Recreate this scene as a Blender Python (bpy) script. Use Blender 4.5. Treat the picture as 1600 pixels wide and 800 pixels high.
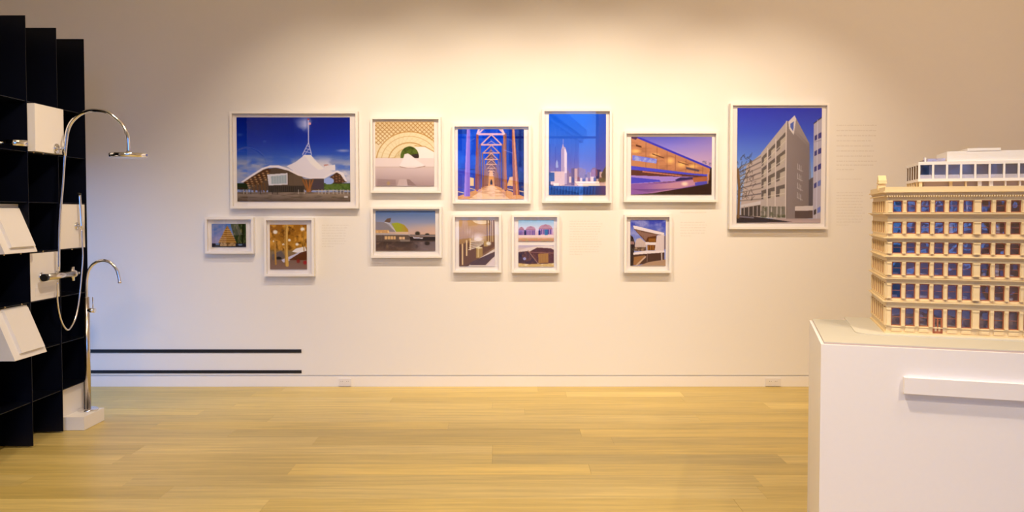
import bpy, bmesh, math, random
import numpy as np
from mathutils import Vector, Matrix

for o in list(bpy.data.objects): bpy.data.objects.remove(o)
C = bpy.context.scene.collection
sc = bpy.context.scene
R = math.radians

# ------------------------------------------------------------ camera, world, exposure
cd = bpy.data.cameras.new('camera'); cam = bpy.data.objects.new('camera', cd); C.objects.link(cam)
cam.location = (0, 0, 1.5); cam.rotation_euler = (R(90 - 1.8), 0, 0)
cd.sensor_width = 36; cd.lens = 36 * 1230 / 1600; cd.shift_y = -29.3 / 1600; cd.clip_end = 400
sc.camera = cam
w = bpy.data.worlds.new('sky'); sc.world = w; w.use_nodes = True
wb = w.node_tree.nodes['Background']; wb.inputs[0].default_value = (.13, .37, 1, 1); wb.inputs[1].default_value = 3.0
sc.view_settings.view_transform = 'Standard'; sc.view_settings.look = 'None'
sc.view_settings.gamma = 1; sc.view_settings.exposure = 0.82; sc.view_settings.use_curve_mapping = False

WARM = (1, .80, .59); AMBER = (1, .65, .36)
TRACK_Y, TRACK_Z = 4.95, 3.72
# (lamp x, target x, target z, watts, cone degrees)  the row of spots that washes the picture wall
WASH = [(-2.3, -2.6, .3, 36, 56), (-1.45, -1.5, 1.4, 66, 77), (-.62, -.6, 1.5, 82, 80), (.25, .3, 1.5, 88, 81),
        (1.12, 1.1, 1.5, 80, 80), (2.05, 2.1, 1.25, 84, 80)]
# (x, y, target x, target y, target z, watts, cone)  unseen fill spots, added to brighten the room
FILL = [(-.9, 3.3, -3.05, 5.0, .9, 175, 58), (.2, 2.3, .2, 3.3, 0, 235, 96), (2.0, 2.0, 1.9, 3.2, .8, 54, 80), (-2.2, .8, -1.2, 2.8, 0, 150, 96),
        (2.2, .3, 1.6, 2.2, 0, 140, 100), (3.0, 2.6, 3.2, 6.7, 2.6, 145, 110), (-1.4, 2.9, -2.2, 6.7, 3.1, 56, 110)]

# ------------------------------------------------------------ measuring: what the photograph shows, put back on real planes
FP, CX, CY, AA, EYE = 1230., 800., 370.7, R(1.8), 1.5
def ray(px, py):
    x = (px - CX) / FP; y = -(py - CY) / FP
    return np.array([x, math.cos(AA) + y * math.sin(AA), -math.sin(AA) + y * math.cos(AA)])
def onY(px, py, Y):
    r = ray(px, py); return r * (Y / r[1]) + np.array([0, 0, EYE])

# ------------------------------------------------------------ materials
def lin(c):
    if isinstance(c, str): c = tuple(int(c[i:i+2], 16) / 255 for i in (0, 2, 4))
    return tuple((v / 12.92 if v <= .04045 else ((v + .055) / 1.055) ** 2.4) for v in c[:3]) + (1,)
def mat(name, col, rough=.5, metal=0, bump=0, bscale=60, var=0, coat=0, spec=.5):
    m = bpy.data.materials.new(name); m.use_nodes = True; nt = m.node_tree; p = nt.nodes['Principled BSDF']
    col = lin(col) if isinstance(col, str) else tuple(col) + (1,)
    p.inputs['Base Color'].default_value = col; p.inputs['Roughness'].default_value = rough
    p.inputs['Metallic'].default_value = metal; p.inputs['Coat Weight'].default_value = coat
    p.inputs['Specular IOR Level'].default_value = spec
    tc = nt.nodes.new('ShaderNodeTexCoord'); n = nt.nodes.new('ShaderNodeTexNoise')
    n.inputs['Scale'].default_value = bscale; n.inputs['Detail'].default_value = 4
    nt.links.new(tc.outputs['Object'], n.inputs['Vector'])
    mx = nt.nodes.new('ShaderNodeMix'); mx.data_type = 'RGBA'
    mx.inputs[6].default_value = tuple(c * (1 - max(var, .01)) for c in col[:3]) + (1,)
    mx.inputs[7].default_value = tuple(min(1, c * (1 + max(var, .01))) for c in col[:3]) + (1,)
    nt.links.new(n.outputs['Fac'], mx.inputs[0]); nt.links.new(mx.outputs[2], p.inputs['Base Color'])
    if bump:
        b = nt.nodes.new('ShaderNodeBump'); b.inputs['Strength'].default_value = bump; b.inputs['Distance'].default_value = .002
        nt.links.new(n.outputs['Fac'], b.inputs['Height']); nt.links.new(b.outputs[0], p.inputs['Normal'])
    return m
def glass(name, ior, tint=(1, 1, 1), rough=0.0, wave=0):
    m = bpy.data.materials.new(name); m.use_nodes = True; nt = m.node_tree; nt.nodes.clear()
    o = nt.nodes.new('ShaderNodeOutputMaterial'); mx = nt.nodes.new('ShaderNodeMixShader')
    t = nt.nodes.new('ShaderNodeBsdfTransparent'); g = nt.nodes.new('ShaderNodeBsdfGlossy'); f = nt.nodes.new('ShaderNodeFresnel')
    t.inputs[0].default_value = tint + (1,); g.inputs['Roughness'].default_value = rough; bf = nt.nodes.new('ShaderNodeNewGeometry'); mr = nt.nodes.new('ShaderNodeMapRange'); mr.inputs[3].default_value = ior; mr.inputs[4].default_value = 1 / ior
    nt.links.new(bf.outputs['Backfacing'], mr.inputs[0]); nt.links.new(mr.outputs[0], f.inputs[0])     # the same reflectance on both faces of a pane
    nt.links.new(f.outputs[0], mx.inputs[0]); nt.links.new(t.outputs[0], mx.inputs[1]); nt.links.new(g.outputs[0], mx.inputs[2])
    if wave:      # slightly buckled acrylic
        tc = nt.nodes.new('ShaderNodeNewGeometry'); n = nt.nodes.new('ShaderNodeTexNoise'); b = nt.nodes.new('ShaderNodeBump')
        n.inputs['Scale'].default_value = 15; n.inputs['Detail'].default_value = 1
        b.inputs['Strength'].default_value = wave; b.inputs['Distance'].default_value = .02
        nt.links.new(tc.outputs['Position'], n.inputs['Vector']); nt.links.new(n.outputs['Fac'], b.inputs['Height']); nt.links.new(b.outputs[0], g.inputs['Normal'])
    nt.links.new(mx.outputs[0], o.inputs[0]); return m

M = dict(
    wall=mat('white_wall_paint', (.80, .78, .75), .75, bump=.06, bscale=180),
    ceiling=mat('ceiling_paint', (.72, .70, .66), .85),
    base=mat('white_baseboard_paint', (.84, .81, .77), .5),
    black_strip=mat('black_vinyl', (.006, .006, .008), .5),
    shelf=mat('black_blue_lacquer', (.0030, .0040, .0095), .34, var=.1, spec=.2),
    corian=mat('white_solid_surface', (.82, .79, .75), .4),
    chrome=mat('chrome', (.86, .86, .88), .07, 1),
    satin=mat('brushed_chrome', (.75, .72, .70), .22, 1),
    brushed=mat('floor_tinted_chrome', (.62, .56, .50), .2, 1),  # brownish tint stands for the golden floor mirrored in the column
    black=mat('black_plastic', (.01, .01, .01), .35),
    brass=mat('brass', (.6, .45, .25), .3, 1),
    frame=mat('white_frame_lacquer', (.86, .83, .80), .35),
    mount=mat('white_mount_board', (.86, .83, .84), .8),
    glass=glass('picture_glass', 1.5),
    plinth=mat('white_plinth_paint', (.83, .80, .79), .45),
    plate=mat('grey_green_street_board', (.53, .51, .43), .6),
    kerb=mat('pale_grey_pavement', (.63, .60, .50), .6),
    cream=mat('cream_cast_resin', (.80, .625, .345), .55, var=.04),
    mullion=mat('red_brown_window_frame', (.36, .115, .045), .5),
    pane=glass('model_pane', 1.95, (.96, .93, .95), .02, .10),
    shaded_pane=mat('brown_recess_shade', (.13, .075, .04), .9, spec=0),  # shade of the side recesses, put into a matte brown colour
    grey_inner=mat('grey_partition', (.70, .64, .62), .8),
    roof_glass=glass('roof_storey_glass', 1.42, (.9, .9, .94), .02, .08),
    inner=mat('brown_interior', (.82, .55, .42), .8),
    shade=mat('grey_brown_blind_and_shade', (.50, .40, .37), .8),
    model_white=mat('white_acrylic', (.86, .82, .77), .45),
    ink=mat('grey_vinyl_lettering', (.69, .66, .62), .7),
    outlet=mat('outlet_plastic', (.76, .73, .70), .35),
    slot=mat('outlet_slot', (.25, .23, .2), .5),
    stone=mat('facade_stone', (.86, .88, .90), .8),
    dark=mat('facade_window', (.05, .06, .08), .3),
    asphalt=mat('asphalt', (.08, .08, .085), .9),
    alu=mat('dark_window_metal', (.08, .08, .09), .4, .6),
    can=mat('black_lamp_metal', (.02, .02, .02), .4),
    sub=mat('subfloor', (.10, .06, .03), .9),
)
# oak planks: one material, the plank's own tone rides on object colour
def oak():
    m = bpy.data.materials.new('oak_plank'); m.use_nodes = True; nt = m.node_tree; p = nt.nodes['Principled BSDF']
    geo = nt.nodes.new('ShaderNodeNewGeometry'); oi = nt.nodes.new('ShaderNodeObjectInfo')
    mp = nt.nodes.new('ShaderNodeVectorMath'); mp.operation = 'MULTIPLY'; mp.inputs[1].default_value = (.9, 16, 1)
    ad = nt.nodes.new('ShaderNodeVectorMath'); ad.operation = 'ADD'
    sc_ = nt.nodes.new('ShaderNodeVectorMath'); sc_.operation = 'SCALE'; sc_.inputs['Scale'].default_value = 37
    cmb = nt.nodes.new('ShaderNodeCombineXYZ')
    L = nt.links.new
    L(geo.outputs['Position'], mp.inputs[0]); L(oi.outputs['Random'], cmb.inputs[0]); L(oi.outputs['Random'], cmb.inputs[2]); L(cmb.outputs[0], sc_.inputs[0])
    L(mp.outputs[0], ad.inputs[0]); L(sc_.outputs[0], ad.inputs[1])
    n1 = nt.nodes.new('ShaderNodeTexNoise'); n1.inputs['Scale'].default_value = 1.6; n1.inputs['Detail'].default_value = 5; n1.inputs['Distortion'].default_value = .6
    n2 = nt.nodes.new('ShaderNodeTexNoise'); n2.inputs['Scale'].default_value = 7; n2.inputs['Detail'].default_value = 6
    L(ad.outputs[0], n1.inputs['Vector']); L(ad.outputs[0], n2.inputs['Vector'])
    r1 = nt.nodes.new('ShaderNodeMapRange'); r1.inputs[1].default_value = .3; r1.inputs[2].default_value = .7; r1.inputs[3].default_value = .84; r1.inputs[4].default_value = 1.12
    r2 = nt.nodes.new('ShaderNodeMapRange'); r2.inputs[1].default_value = .3; r2.inputs[2].default_value = .7; r2.inputs[3].default_value = .93; r2.inputs[4].default_value = 1.06
    L(n1.outputs['Fac'], r1.inputs[0]); L(n2.outputs['Fac'], r2.inputs[0])
    mu = nt.nodes.new('ShaderNodeMath'); mu.operation = 'MULTIPLY'; L(r1.outputs[0], mu.inputs[0]); L(r2.outputs[0], mu.inputs[1])
    vs = nt.nodes.new('ShaderNodeVectorMath'); vs.operation = 'SCALE'
    L(oi.outputs['Color'], vs.inputs[0]); L(mu.outputs[0], vs.inputs['Scale']); L(vs.outputs[0], p.inputs['Base Color'])
    p.inputs['Roughness'].default_value = .42; p.inputs['Coat Weight'].default_value = .12; p.inputs['Coat Roughness'].default_value = .3
    b = nt.nodes.new('ShaderNodeBump'); b.inputs['Strength'].default_value = .12; b.inputs['Distance'].default_value = .001
    L(n2.outputs['Fac'], b.inputs['Height']); L(b.outputs[0], p.inputs['Normal'])
    return m
M['oak'] = oak()
def print_mat():
    m = bpy.data.materials.new('photographic_print'); m.use_nodes = True; nt = m.node_tree; p = nt.nodes['Principled BSDF']
    a = nt.nodes.new('ShaderNodeVertexColor'); a.layer_name = 'picture'
    nt.links.new(a.outputs[0], p.inputs['Base Color']); p.inputs['Roughness'].default_value = .5
    p.inputs['Specular IOR Level'].default_value = 0
    return m
M['print'] = print_mat()

# ------------------------------------------------------------ building helpers
OFF = {}
class MB:
    def __init__(s): s.bm = bmesh.new(); s.smooth = set()
    def hexa(s, pts):
        v = [s.bm.verts.new(p) for p in pts]
        for f in ((0, 3, 2, 1), (4, 5, 6, 7), (0, 1, 5, 4), (1, 2, 6, 5), (2, 3, 7, 6), (3, 0, 4, 7)): s.bm.faces.new([v[i] for i in f])
        return s
    def box(s, x0, y0, z0, x1, y1, z1):
        x0, x1 = sorted((x0, x1)); y0, y1 = sorted((y0, y1)); z0, z1 = sorted((z0, z1))
        return s.hexa([(x0, y0, z0), (x1, y0, z0), (x1, y1, z0), (x0, y1, z0), (x0, y0, z1), (x1, y0, z1), (x1, y1, z1), (x0, y1, z1)])
    def prism(s, poly, axis, a, b):
        # poly: 2D points in the two other axes, extruded from a to b along axis
        def P(p, t): return {'x': (t, p[0], p[1]), 'y': (p[0], t, p[1]), 'z': (p[0], p[1], t)}[axis]
        A = [s.bm.verts.new(P(p, a)) for p in poly]; B = [s.bm.verts.new(P(p, b)) for p in poly]; n = len(poly)
        s.bm.faces.new(A); s.bm.faces.new(B[::-1])
        for i in range(n): s.bm.faces.new([A[i], B[i], B[(i + 1) % n], A[(i + 1) % n]])
        return s
    def lathe(s, prof, c, axis=(0, 0, 1), seg=28):
        # prof: list of (radius, height) closed at both ends
        ax = Vector(axis).normalized(); q = Vector((0, 0, 1)).rotation_difference(ax); c = Vector(c)
        rings = []
        for r, h in prof:
            rings.append([s.bm.verts.new(c + q @ Vector((r * math.cos(2 * math.pi * k / seg), r * math.sin(2 * math.pi * k / seg), h))) for k in range(seg)])
        for i in range(len(rings) - 1):
            for k in range(seg):
                f = s.bm.faces.new([rings[i][k], rings[i][(k + 1) % seg], rings[i + 1][(k + 1) % seg], rings[i + 1][k]]); f.smooth = True
        s.bm.faces.new(rings[0][::-1]); s.bm.faces.new(rings[-1]); return s
    def cyl(s, a, b, r, seg=20, r2=None):
        a = Vector(a); b = Vector(b); return s.lathe([(r, 0), (r2 or r, (b - a).length)], a, b - a, seg)
    def tube(s, pts, r, seg=12, sub=5):
        P = [Vector(p) for p in pts]; Q = []
        for i in range(len(P) - 1):
            p0 = P[max(i - 1, 0)]; p1 = P[i]; p2 = P[i + 1]; p3 = P[min(i + 2, len(P) - 1)]
            for k in range(sub):
                t = k / sub
                Q.append(.5 * ((2 * p1) + (-p0 + p2) * t + (2 * p0 - 5 * p1 + 4 * p2 - p3) * t * t + (-p0 + 3 * p1 - 3 * p2 + p3) * t ** 3))
        Q.append(P[-1]); rings = []; up = None
        for i, p in enumerate(Q):
            t = (Q[min(i + 1, len(Q) - 1)] - Q[max(i - 1, 0)]).normalized()
            if up is None: up = t.orthogonal().normalized()
            up = (up - t * up.dot(t)).normalized(); sd = t.cross(up)
            rings.append([s.bm.verts.new(p + r * (math.cos(2 * math.pi * k / seg) * up + math.sin(2 * math.pi * k / seg) * sd)) for k in range(seg)])
        for i in range(len(rings) - 1):
            for k in range(seg):
                f = s.bm.faces.new([rings[i][k], rings[i][(k + 1) % seg], rings[i + 1][(k + 1) % seg], rings[i + 1][k]]); f.smooth = True
        s.bm.faces.new(rings[0][::-1]); s.bm.faces.new(rings[-1]); return s
    def build(s, name, m, parent=None, bevel=0, **kw):
        bm = s.bm
        if bevel: 
            es = [e for e in bm.edges if len(e.link_faces) == 2 and e.calc_face_angle(0) > .6]
            bmesh.ops.bevel(bm, geom=es, offset=bevel, segments=2, affect='EDGES', profile=.6)
        bmesh.ops.recalc_face_normals(bm, faces=bm.faces)
        if parent is not None:
            off = OFF.get(parent.name, Vector()); bmesh.ops.translate(bm, verts=bm.verts, vec=-off)
        me = bpy.data.meshes.new(name); bm.to_mesh(me); bm.free(); me.materials.append(M[m] if isinstance(m, str) else m)
        o = bpy.data.objects.new(name, me); C.objects.link(o)
        if parent is not None: o.parent = parent; OFF[o.name] = OFF.get(parent.name, Vector())
        for k, v in kw.items(): o[k] = v
        return o
def thing(name, label, cat, loc=(0, 0, 0), rz=0, group=None, local=False):
    o = bpy.data.objects.new(name, None); C.objects.link(o); o.location = loc; o.rotation_euler = (0, 0, rz); o.empty_display_size = .1
    o['label'] = label; o['category'] = cat
    if group: o['group'] = group
    OFF[o.name] = Vector() if local else Vector(loc)
    return o
def struct(o): o['kind'] = 'structure'; return o
def tag(o, label, cat, group=None):
    o['label'] = label; o['category'] = cat
    if group: o['group'] = group
    return o

# ------------------------------------------------------------ the room
WY = 6.744; XL, XR, YF, ZC = -4.4, 4.4, -2.5, 3.95
fl = struct(MB().box(XL - .2, YF - .2, -.12, XR + .2, WY + .2, -.016).build('floor', 'sub'))
struct(MB().box(XL - .2, YF - .2, ZC, XR + .2, WY + .2, ZC + .12).build('ceiling', 'ceiling'))
struct(MB().box(XL - .2, WY, .1, XR + .2, WY + .15, ZC).box(XL - .2, WY + .012, 0, XR + .2, WY + .15, .1).build('wall_back', 'wall'))
struct(MB().box(XL, WY - .003, 0, XR, WY + .012, .088).build('baseboard_back', 'base', bevel=.001))
struct(MB().box(XR, YF - .2, -.016, XR + .15, WY, ZC).build('wall_right', 'wall'))
# left wall with a street window that begins behind the black shelving and runs to the far corner
LW0, LW1, LWH = 5.15, 6.70, 2.04
struct(MB().box(XL - .1, YF, -.016, XL, LW0, ZC).box(XL - .1, LW1, -.016, XL, WY, ZC).box(XL - .1, LW0, LWH, XL, LW1, ZC).box(XL - .1, LW0, -.016, XL, LW1, .1).build('wall_left', 'wall'))
wl = struct(MB().box(XL - .08, LW0, .1, XL - .02, LW0 + .03, LWH).box(XL - .08, LW1 - .03, .1, XL - .02, LW1, LWH).box(XL - .08, LW0 + .03, .1, XL - .02, LW1 - .03, .13).box(XL - .08, LW0 + .03, LWH - .03, XL - .02, LW1 - .03, LWH).build('window_2', 'alu'))
MB().box(XL - .055, LW0 + .03, .13, XL - .049, LW1 - .03, LWH - .03).build('pane', 'glass', wl)
# the wall behind the camera, with the shop window onto the street
SX0, SX1, SZ0, SZ1 = -1.35, 1.75, .35, 3.62
struct(MB().box(XL - .1, YF - .2, -.016, SX0, YF, ZC).box(SX1, YF - .2, -.016, XR, YF, ZC).box(SX0, YF - .2, -.016, SX1, YF, SZ0).box(SX0, YF - .2, SZ1, SX1, YF, ZC).build('wall_front', 'wall'))
wf = MB()
for a in (SX0, SX1 - .05): wf.box(a, YF - .14, SZ0, a + .05, YF - .06, SZ1)
for a in (SZ0, SZ1 - .05, 3.0): wf.box(SX0 + .05, YF - .135, a, SX1 - .05, YF - .065, a + .04)
wf = struct(wf.build('window_1', 'alu'))
struct(MB().box(1.44, YF - .2, SZ0, SX1, YF, 2.08).build('wall_front', 'wall'))      # unseen pier, added to keep blue reflections off the model's right-hand windows
MB().box(SX0 + .05, YF - .104, SZ0 + .04, SX1 - .05, YF - .098, 3.0).build('pane', 'glass', wf)
MB().box(SX0 + .05, YF - .104, 3.04, SX1 - .05, YF - .098, SZ1 - .05).build('pane', 'glass', wf)
struct(MB().box(-80, -140, -.3, 80, YF - .22, -.14).build('street', 'asphalt'))
struct(MB().box(-60, YF, -.3, XL - .22, 60, -.14).build('pavement', 'asphalt'))
# old commercial block across the street: only the picture glass and the model's panes see it
ang = math.atan2(-30, 6.6)
fb = thing('street_building', 'pale stone block with tall windows, mirrored in the picture glass', 'building', (-4.6, -28.5, -.14), ang, local=True)
MB().box(0, -8, 0, 62, 0, 12).build('wall', 'stone', fb)
MB().box(-.6, -.5, 11.2, 62.6, .9, 12.4).box(-.3, 0, 10.7, 62.3, .5, 11.2).build('cornice', 'stone', fb)
MB().box(0, 0, 4.1, 62, .5, 4.6).build('cornice', 'stone', fb)
wm = None
for i in range(17):
    for z in (.8, 5.4):
        x = 1.2 + i * 3.6
        if wm is None:
            wm = MB().box(0, 0, 0, 2, .05, 3.2).build('window', 'dark', fb); wm.location = (x, .02, z)
        else:
            c = wm.copy(); C.objects.link(c); c.location = (x, .02, z)
    MB().box(.2 + i * 3.6, 0, 4.6, .7 + i * 3.6, .35, 10.7).build('pilaster', 'stone', fb)

# ------------------------------------------------------------ plank floor
random.seed(7)
unit = bpy.data.meshes.new('plank')
bm = bmesh.new()
b = .0012
v = [bm.verts.new(p) for p in ((0, 0, -.015), (1, 0, -.015), (1, 1, -.015), (0, 1, -.015), (0, 0, 0), (1, 0, 0), (1, 1, 0), (0, 1, 0))]
for f in ((0, 3, 2, 1), (4, 5, 6, 7), (0, 1, 5, 4), (1, 2, 6, 5), (2, 3, 7, 6), (3, 0, 4, 7)): bm.faces.new([v[i] for i in f])
bm.to_mesh(unit); bm.free(); unit.materials.append(M['oak'])
PW = .19
def fx(px, Y): return (px - 800) * Y / 1230      # a joint seen at px on the floor at depth Y
known = {  # row start depth -> (joint px, tone of the plank to its left, to its right)
    6.55: [(441, .95, 1.03)], 6.36: [(885, .99, 1.05), (1068, 1.0, .95)], 6.17: [(610, 1.0, .92)], 5.98: [(769, 1.03, .97)],
    5.60: [(420, .93, 1.0), (1094, 1.03, 1.0)], 5.41: [(700, 1, .95)], 5.22: [(908, .90, 1.05)], 5.03: [(490, 1.03, .94)],
    4.84: [(769, 1.05, 1.02)], 4.65: [(769, .97, .88), (1226, .88, 1.03)], 4.46: [(452, .96, 1.08), (923, 1.08, .97)], 4.27: [(1188, 1.07, .94), (197, .93, .97)],
    4.08: [(254, .92, .99), (1195, 1.07, .93)], 3.89: [(409, 1.06, .96)]}
def tone(t):
    j = random.uniform(-.02, .02)
    t = 1 + (t - 1) * 1.5
    return (.62 * t, (.465 + j * .5) * t, (.140 + j) * t, 1)
k = 0; y = 6.74
rows = []
while y > YF:
    rows.append(y - PW); y -= PW
for r in rows:
    key = min(known, key=lambda q: abs(q - r)); js = []
    if abs(key - r) < .02: js = [(fx(p, r + PW / 2), a, b_) for p, a, b_ in known[key]]
    cuts = [(x, a, b_) for x, a, b_ in js]
    xs = [c_[0] for c_ in cuts]
    x = (xs[-1] if xs else XL + random.uniform(.3, 2.4)); 
    if not xs: cuts.append((x, random.uniform(.92, 1.06), random.uniform(.92, 1.06)))
    while x < XR: 
        x += random.uniform(1.9, 2.7)
        if x < XR - .3: cuts.append((x, None, random.uniform(.92, 1.06)))
    x = cuts[0][0]
    while x > XL + 2.4:
        x -= random.uniform(1.9, 2.6)
        if x > XL + .3: cuts.insert(0, (x, random.uniform(.92, 1.06), None))
    edges = [XL] + [c_[0] for c_ in cuts] + [XR]
    for i in range(len(edges) - 1):
        t = None
        if i > 0: t = cuts[i - 1][2]
        if t is None and i < len(cuts): t = cuts[i][1]
        if t is None: t = random.uniform(.93, 1.05)
        o = bpy.data.objects.new('plank', unit); C.objects.link(o); o.parent = fl
        y0 = max(r, YF); o.location = (edges[i] + .0005, y0 + .0005, -random.uniform(0, .0004)); 
        o.scale = (edges[i + 1] - edges[i] - .001, min(r + PW, WY - .003) - y0 - .001, 1); o.color = tone(t)

# ------------------------------------------------------------ low black strips, outlets
for (z0, z1, lb) in ((.294, .322, 'upper of two long black strips low on the white wall'), (.117, .142, 'lower of two long black strips, just above the baseboard')):
    tag(MB().box(XL + .002, WY - .006, z0, -1.813, WY, z1).build('wall_strip', 'black_strip'), lb, 'wall strip', 'black strips low on the wall')
for (x0, x1, lb) in ((528, 547, 'white power outlet on the baseboard below the left pictures'), (1198, 1222, 'white power outlet on the baseboard beside the tall plinth')):
    xa, xb = [(p - 800) * WY / 1230 for p in (x0, x1)]; xm = (xa + xb) / 2
    t = thing('power_outlet', lb, 'outlet', (xm, WY - .003, .008), group='baseboard outlets')
    MB().box(xa, WY - .012, .008, xb, WY - .003, .072).build('cover_plate', 'outlet', t, bevel=.002)
    for s in (-1, 1):
        so = MB().box(xm + s * .024 - .016, WY - .0135, .022, xm + s * .024 + .016, WY - .012, .058).build('socket', 'outlet', t, bevel=.0006)
        MB().box(xm + s * .024 - .009, WY - .0142, .044, xm + s * .024 - .006, WY - .0135, .052).box(xm + s * .024 + .005, WY - .0142, .044, xm + s * .024 + .008, WY - .0135, .052).build('slot', 'slot', so)

# ------------------------------------------------------------ vinyl texts beside the pictures (too small to read in the photograph)
def wall_text(x0, x1, ys, label, name='wall_text', hh=.0055, ragged=.15, seed=1):
    rnd = random.Random(seed); p = onY((x0 + x1) / 2, ys[-1], WY); one = len(ys) == 1
    t = None if one else thing(name, label, 'wall text', (p[0], WY, p[2]))
    for i, y in enumerate(ys):
        m = MB(); a = onY(x0, y, WY); e = onY(x1, y, WY); x = a[0]; end = e[0] - rnd.uniform(0, ragged) * (e[0] - a[0])
        if i == len(ys) - 1 and len(ys) > 3: end = a[0] + (end - a[0]) * .45
        while x < end - .008:
            wd = rnd.uniform(.010, .034); wd = min(wd, end - x); q = x
            while q < x + wd - .002:                                   # letters
                lw = rnd.uniform(.0022, .0036); up = rnd.choice((0, 0, 0, .0022))
                m.box(q, WY - .0006, a[2] - hh / 2, q + lw, WY + .0002, a[2] + hh / 2 + up); q += lw + .0013
            x += wd + .0055
        o = m.build(name if one else 'text_line', 'ink', t)
        if one: tag(o, label, 'wall text')
        o['kind'] = 'stuff'
wall_text(503, 546, [352 + i * 4.15 for i in range(9)], 'small grey text block on wall right of the market hall interior picture', seed=1)
wall_text(890, 942, [346 + i * 3.95 for i in range(14)], 'long grey text column on wall right of the two-photo frame', seed=2)
wall_text(1063, 1105, [332] + [347.5 + i * 4.2 for i in range(6)], 'small grey text block on wall right of the angular white house picture', seed=3)
wall_text(1307, 1372, [196, 204, 212, 220, 228, 236, 244, 252, 258, 265], 'large faint grey introduction text right of the tall tower-block picture', hh=.009, seed=4)
wall_text(1307, 1352, [280], 'single grey heading line between the two right-hand texts', seed=6)
wall_text(1307, 1352, [301 + i * 4.6 for i in range(12)], 'small grey text column below the heading, beside the cream model building', seed=5)
for (a, b_, y, lb) in ((320, 357, 403.5, 'tiny grey caption under the small hut picture'), (413, 452, 439.5, 'tiny grey caption under the timber hall interior picture'),
                      (581, 625, 411.5, 'tiny grey caption under the riverside museum picture'), (709, 748, 433.5, 'tiny grey caption under the dining interior picture'),
                      (801, 842, 433.5, 'tiny grey caption under the two-photo frame'), (977, 1016, 433.5, 'tiny grey caption under the angular white house picture')):
    wall_text(a, b_, [y], lb, name='caption', hh=.004, seed=int(a))

# ------------------------------------------------------------ picture painting: flat photographic prints, built from shapes
class Art:
    """coordinates are whatever the caller likes: box = (x0, y0, x1, y1)"""
    def __init__(s, box, n, seed=0):
        x0, y0, x1, y1 = box; s.W = n; s.H = max(8, int(n * (y1 - y0) / (x1 - x0)))
        s.X, s.Y = np.meshgrid(x0 + (np.arange(s.W) + .5) / s.W * (x1 - x0), y0 + (np.arange(s.H) + .5) / s.H * (y1 - y0))
        s.a = np.zeros((s.H, s.W, 3)); s.rng = np.random.default_rng(seed); s.box = box; s.px = (x1 - x0) / n
    @staticmethod
    def c(h): return np.array([int(h[i:i+2], 16) / 255 for i in (0, 2, 4)])
    def put(s, m, col, al=1.):
        col = s.c(col) if isinstance(col, str) else np.asarray(col)
        m = np.clip(m, 0, 1) * al; s.a = s.a * (1 - m[..., None]) + col * m[..., None]
    def vgrad(s, stops, mask=None):
        ys = [q[0] for q in stops]; cs = np.array([s.c(q[1]) for q in stops]); g = np.stack([np.interp(s.Y, ys, cs[:, k]) for k in range(3)], -1)
        s.a = g if mask is None else s.a * (1 - mask[..., None]) + g * mask[..., None]
    def pm(s, pts):
        ins = np.zeros(s.X.shape, bool); n = len(pts)
        for i in range(n):
            xa, ya = pts[i]; xb, yb = pts[(i + 1) % n]
            if ya == yb: continue
            cnd = ((ya > s.Y) != (yb > s.Y)) & (s.X < (xb - xa) * (s.Y - ya) / (yb - ya) + xa); ins ^= cnd
        return ins.astype(float)
    def poly(s, pts, col, al=1.): s.put(s.pm(pts), col, al)
    def rect(s, x0, y0, x1, y1, col, al=1.): s.put(((s.X >= x0) & (s.X < x1) & (s.Y >= y0) & (s.Y < y1)).astype(float), col, al)
    def line(s, pts, wd, col, al=1.):
        m = np.zeros(s.X.shape)
        for (xa, ya), (xb, yb) in zip(pts[:-1], pts[1:]):
            dx, dy = xb - xa, yb - ya; t = np.clip(((s.X - xa) * dx + (s.Y - ya) * dy) / (dx * dx + dy * dy + 1e-9), 0, 1)
            d = np.hypot(s.X - xa - t * dx, s.Y - ya - t * dy); m = np.maximum(m, np.clip((wd / 2 - d) / s.px + .5, 0, 1))
        s.put(m, col, al)
    def ell(s, cx, cy, rx, ry, col, al=1., soft=0):
        d = np.hypot((s.X - cx) / rx, (s.Y - cy) / ry)
        s.put(np.clip((1 - d) / max(soft, .02), 0, 1) if soft else (d < 1).astype(float), col, al)
    def noise(s, sx, sy, oct=3):
        out = np.zeros(s.X.shape); amp = 1; tot = 0
        for o in range(oct):
            gx = max(2, int((s.box[2] - s.box[0]) / sx * 2 ** o) + 2); gy = max(2, int((s.box[3] - s.box[1]) / sy * 2 ** o) + 2)
            g = s.rng.random((gy + 1, gx + 1)); u = (s.X - s.box[0]) / (s.box[2] - s.box[0]) * (gx - 1); v_ = (s.Y - s.box[1]) / (s.box[3] - s.box[1]) * (gy - 1)
            i = np.floor(u).astype(int); j = np.floor(v_).astype(int); fu = u - i; fv = v_ - j; fu = fu * fu * (3 - 2 * fu); fv = fv * fv * (3 - 2 * fv)
            out += amp * ((g[j, i] * (1 - fu) + g[j, i + 1] * fu) * (1 - fv) + (g[j + 1, i] * (1 - fu) + g[j + 1, i + 1] * fu) * fv); tot += amp; amp *= .55
        return out / tot
    def cloud(s, mask, col, sx, sy, lo=.45, hi=.7, al=1.): s.put(np.clip((s.noise(sx, sy) - lo) / (hi - lo), 0, 1) * mask, col, al)
    def band(s, y0, y1, soft): return np.clip((s.Y - y0) / soft + .5, 0, 1) * np.clip((y1 - s.Y) / soft + .5, 0, 1)

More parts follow.
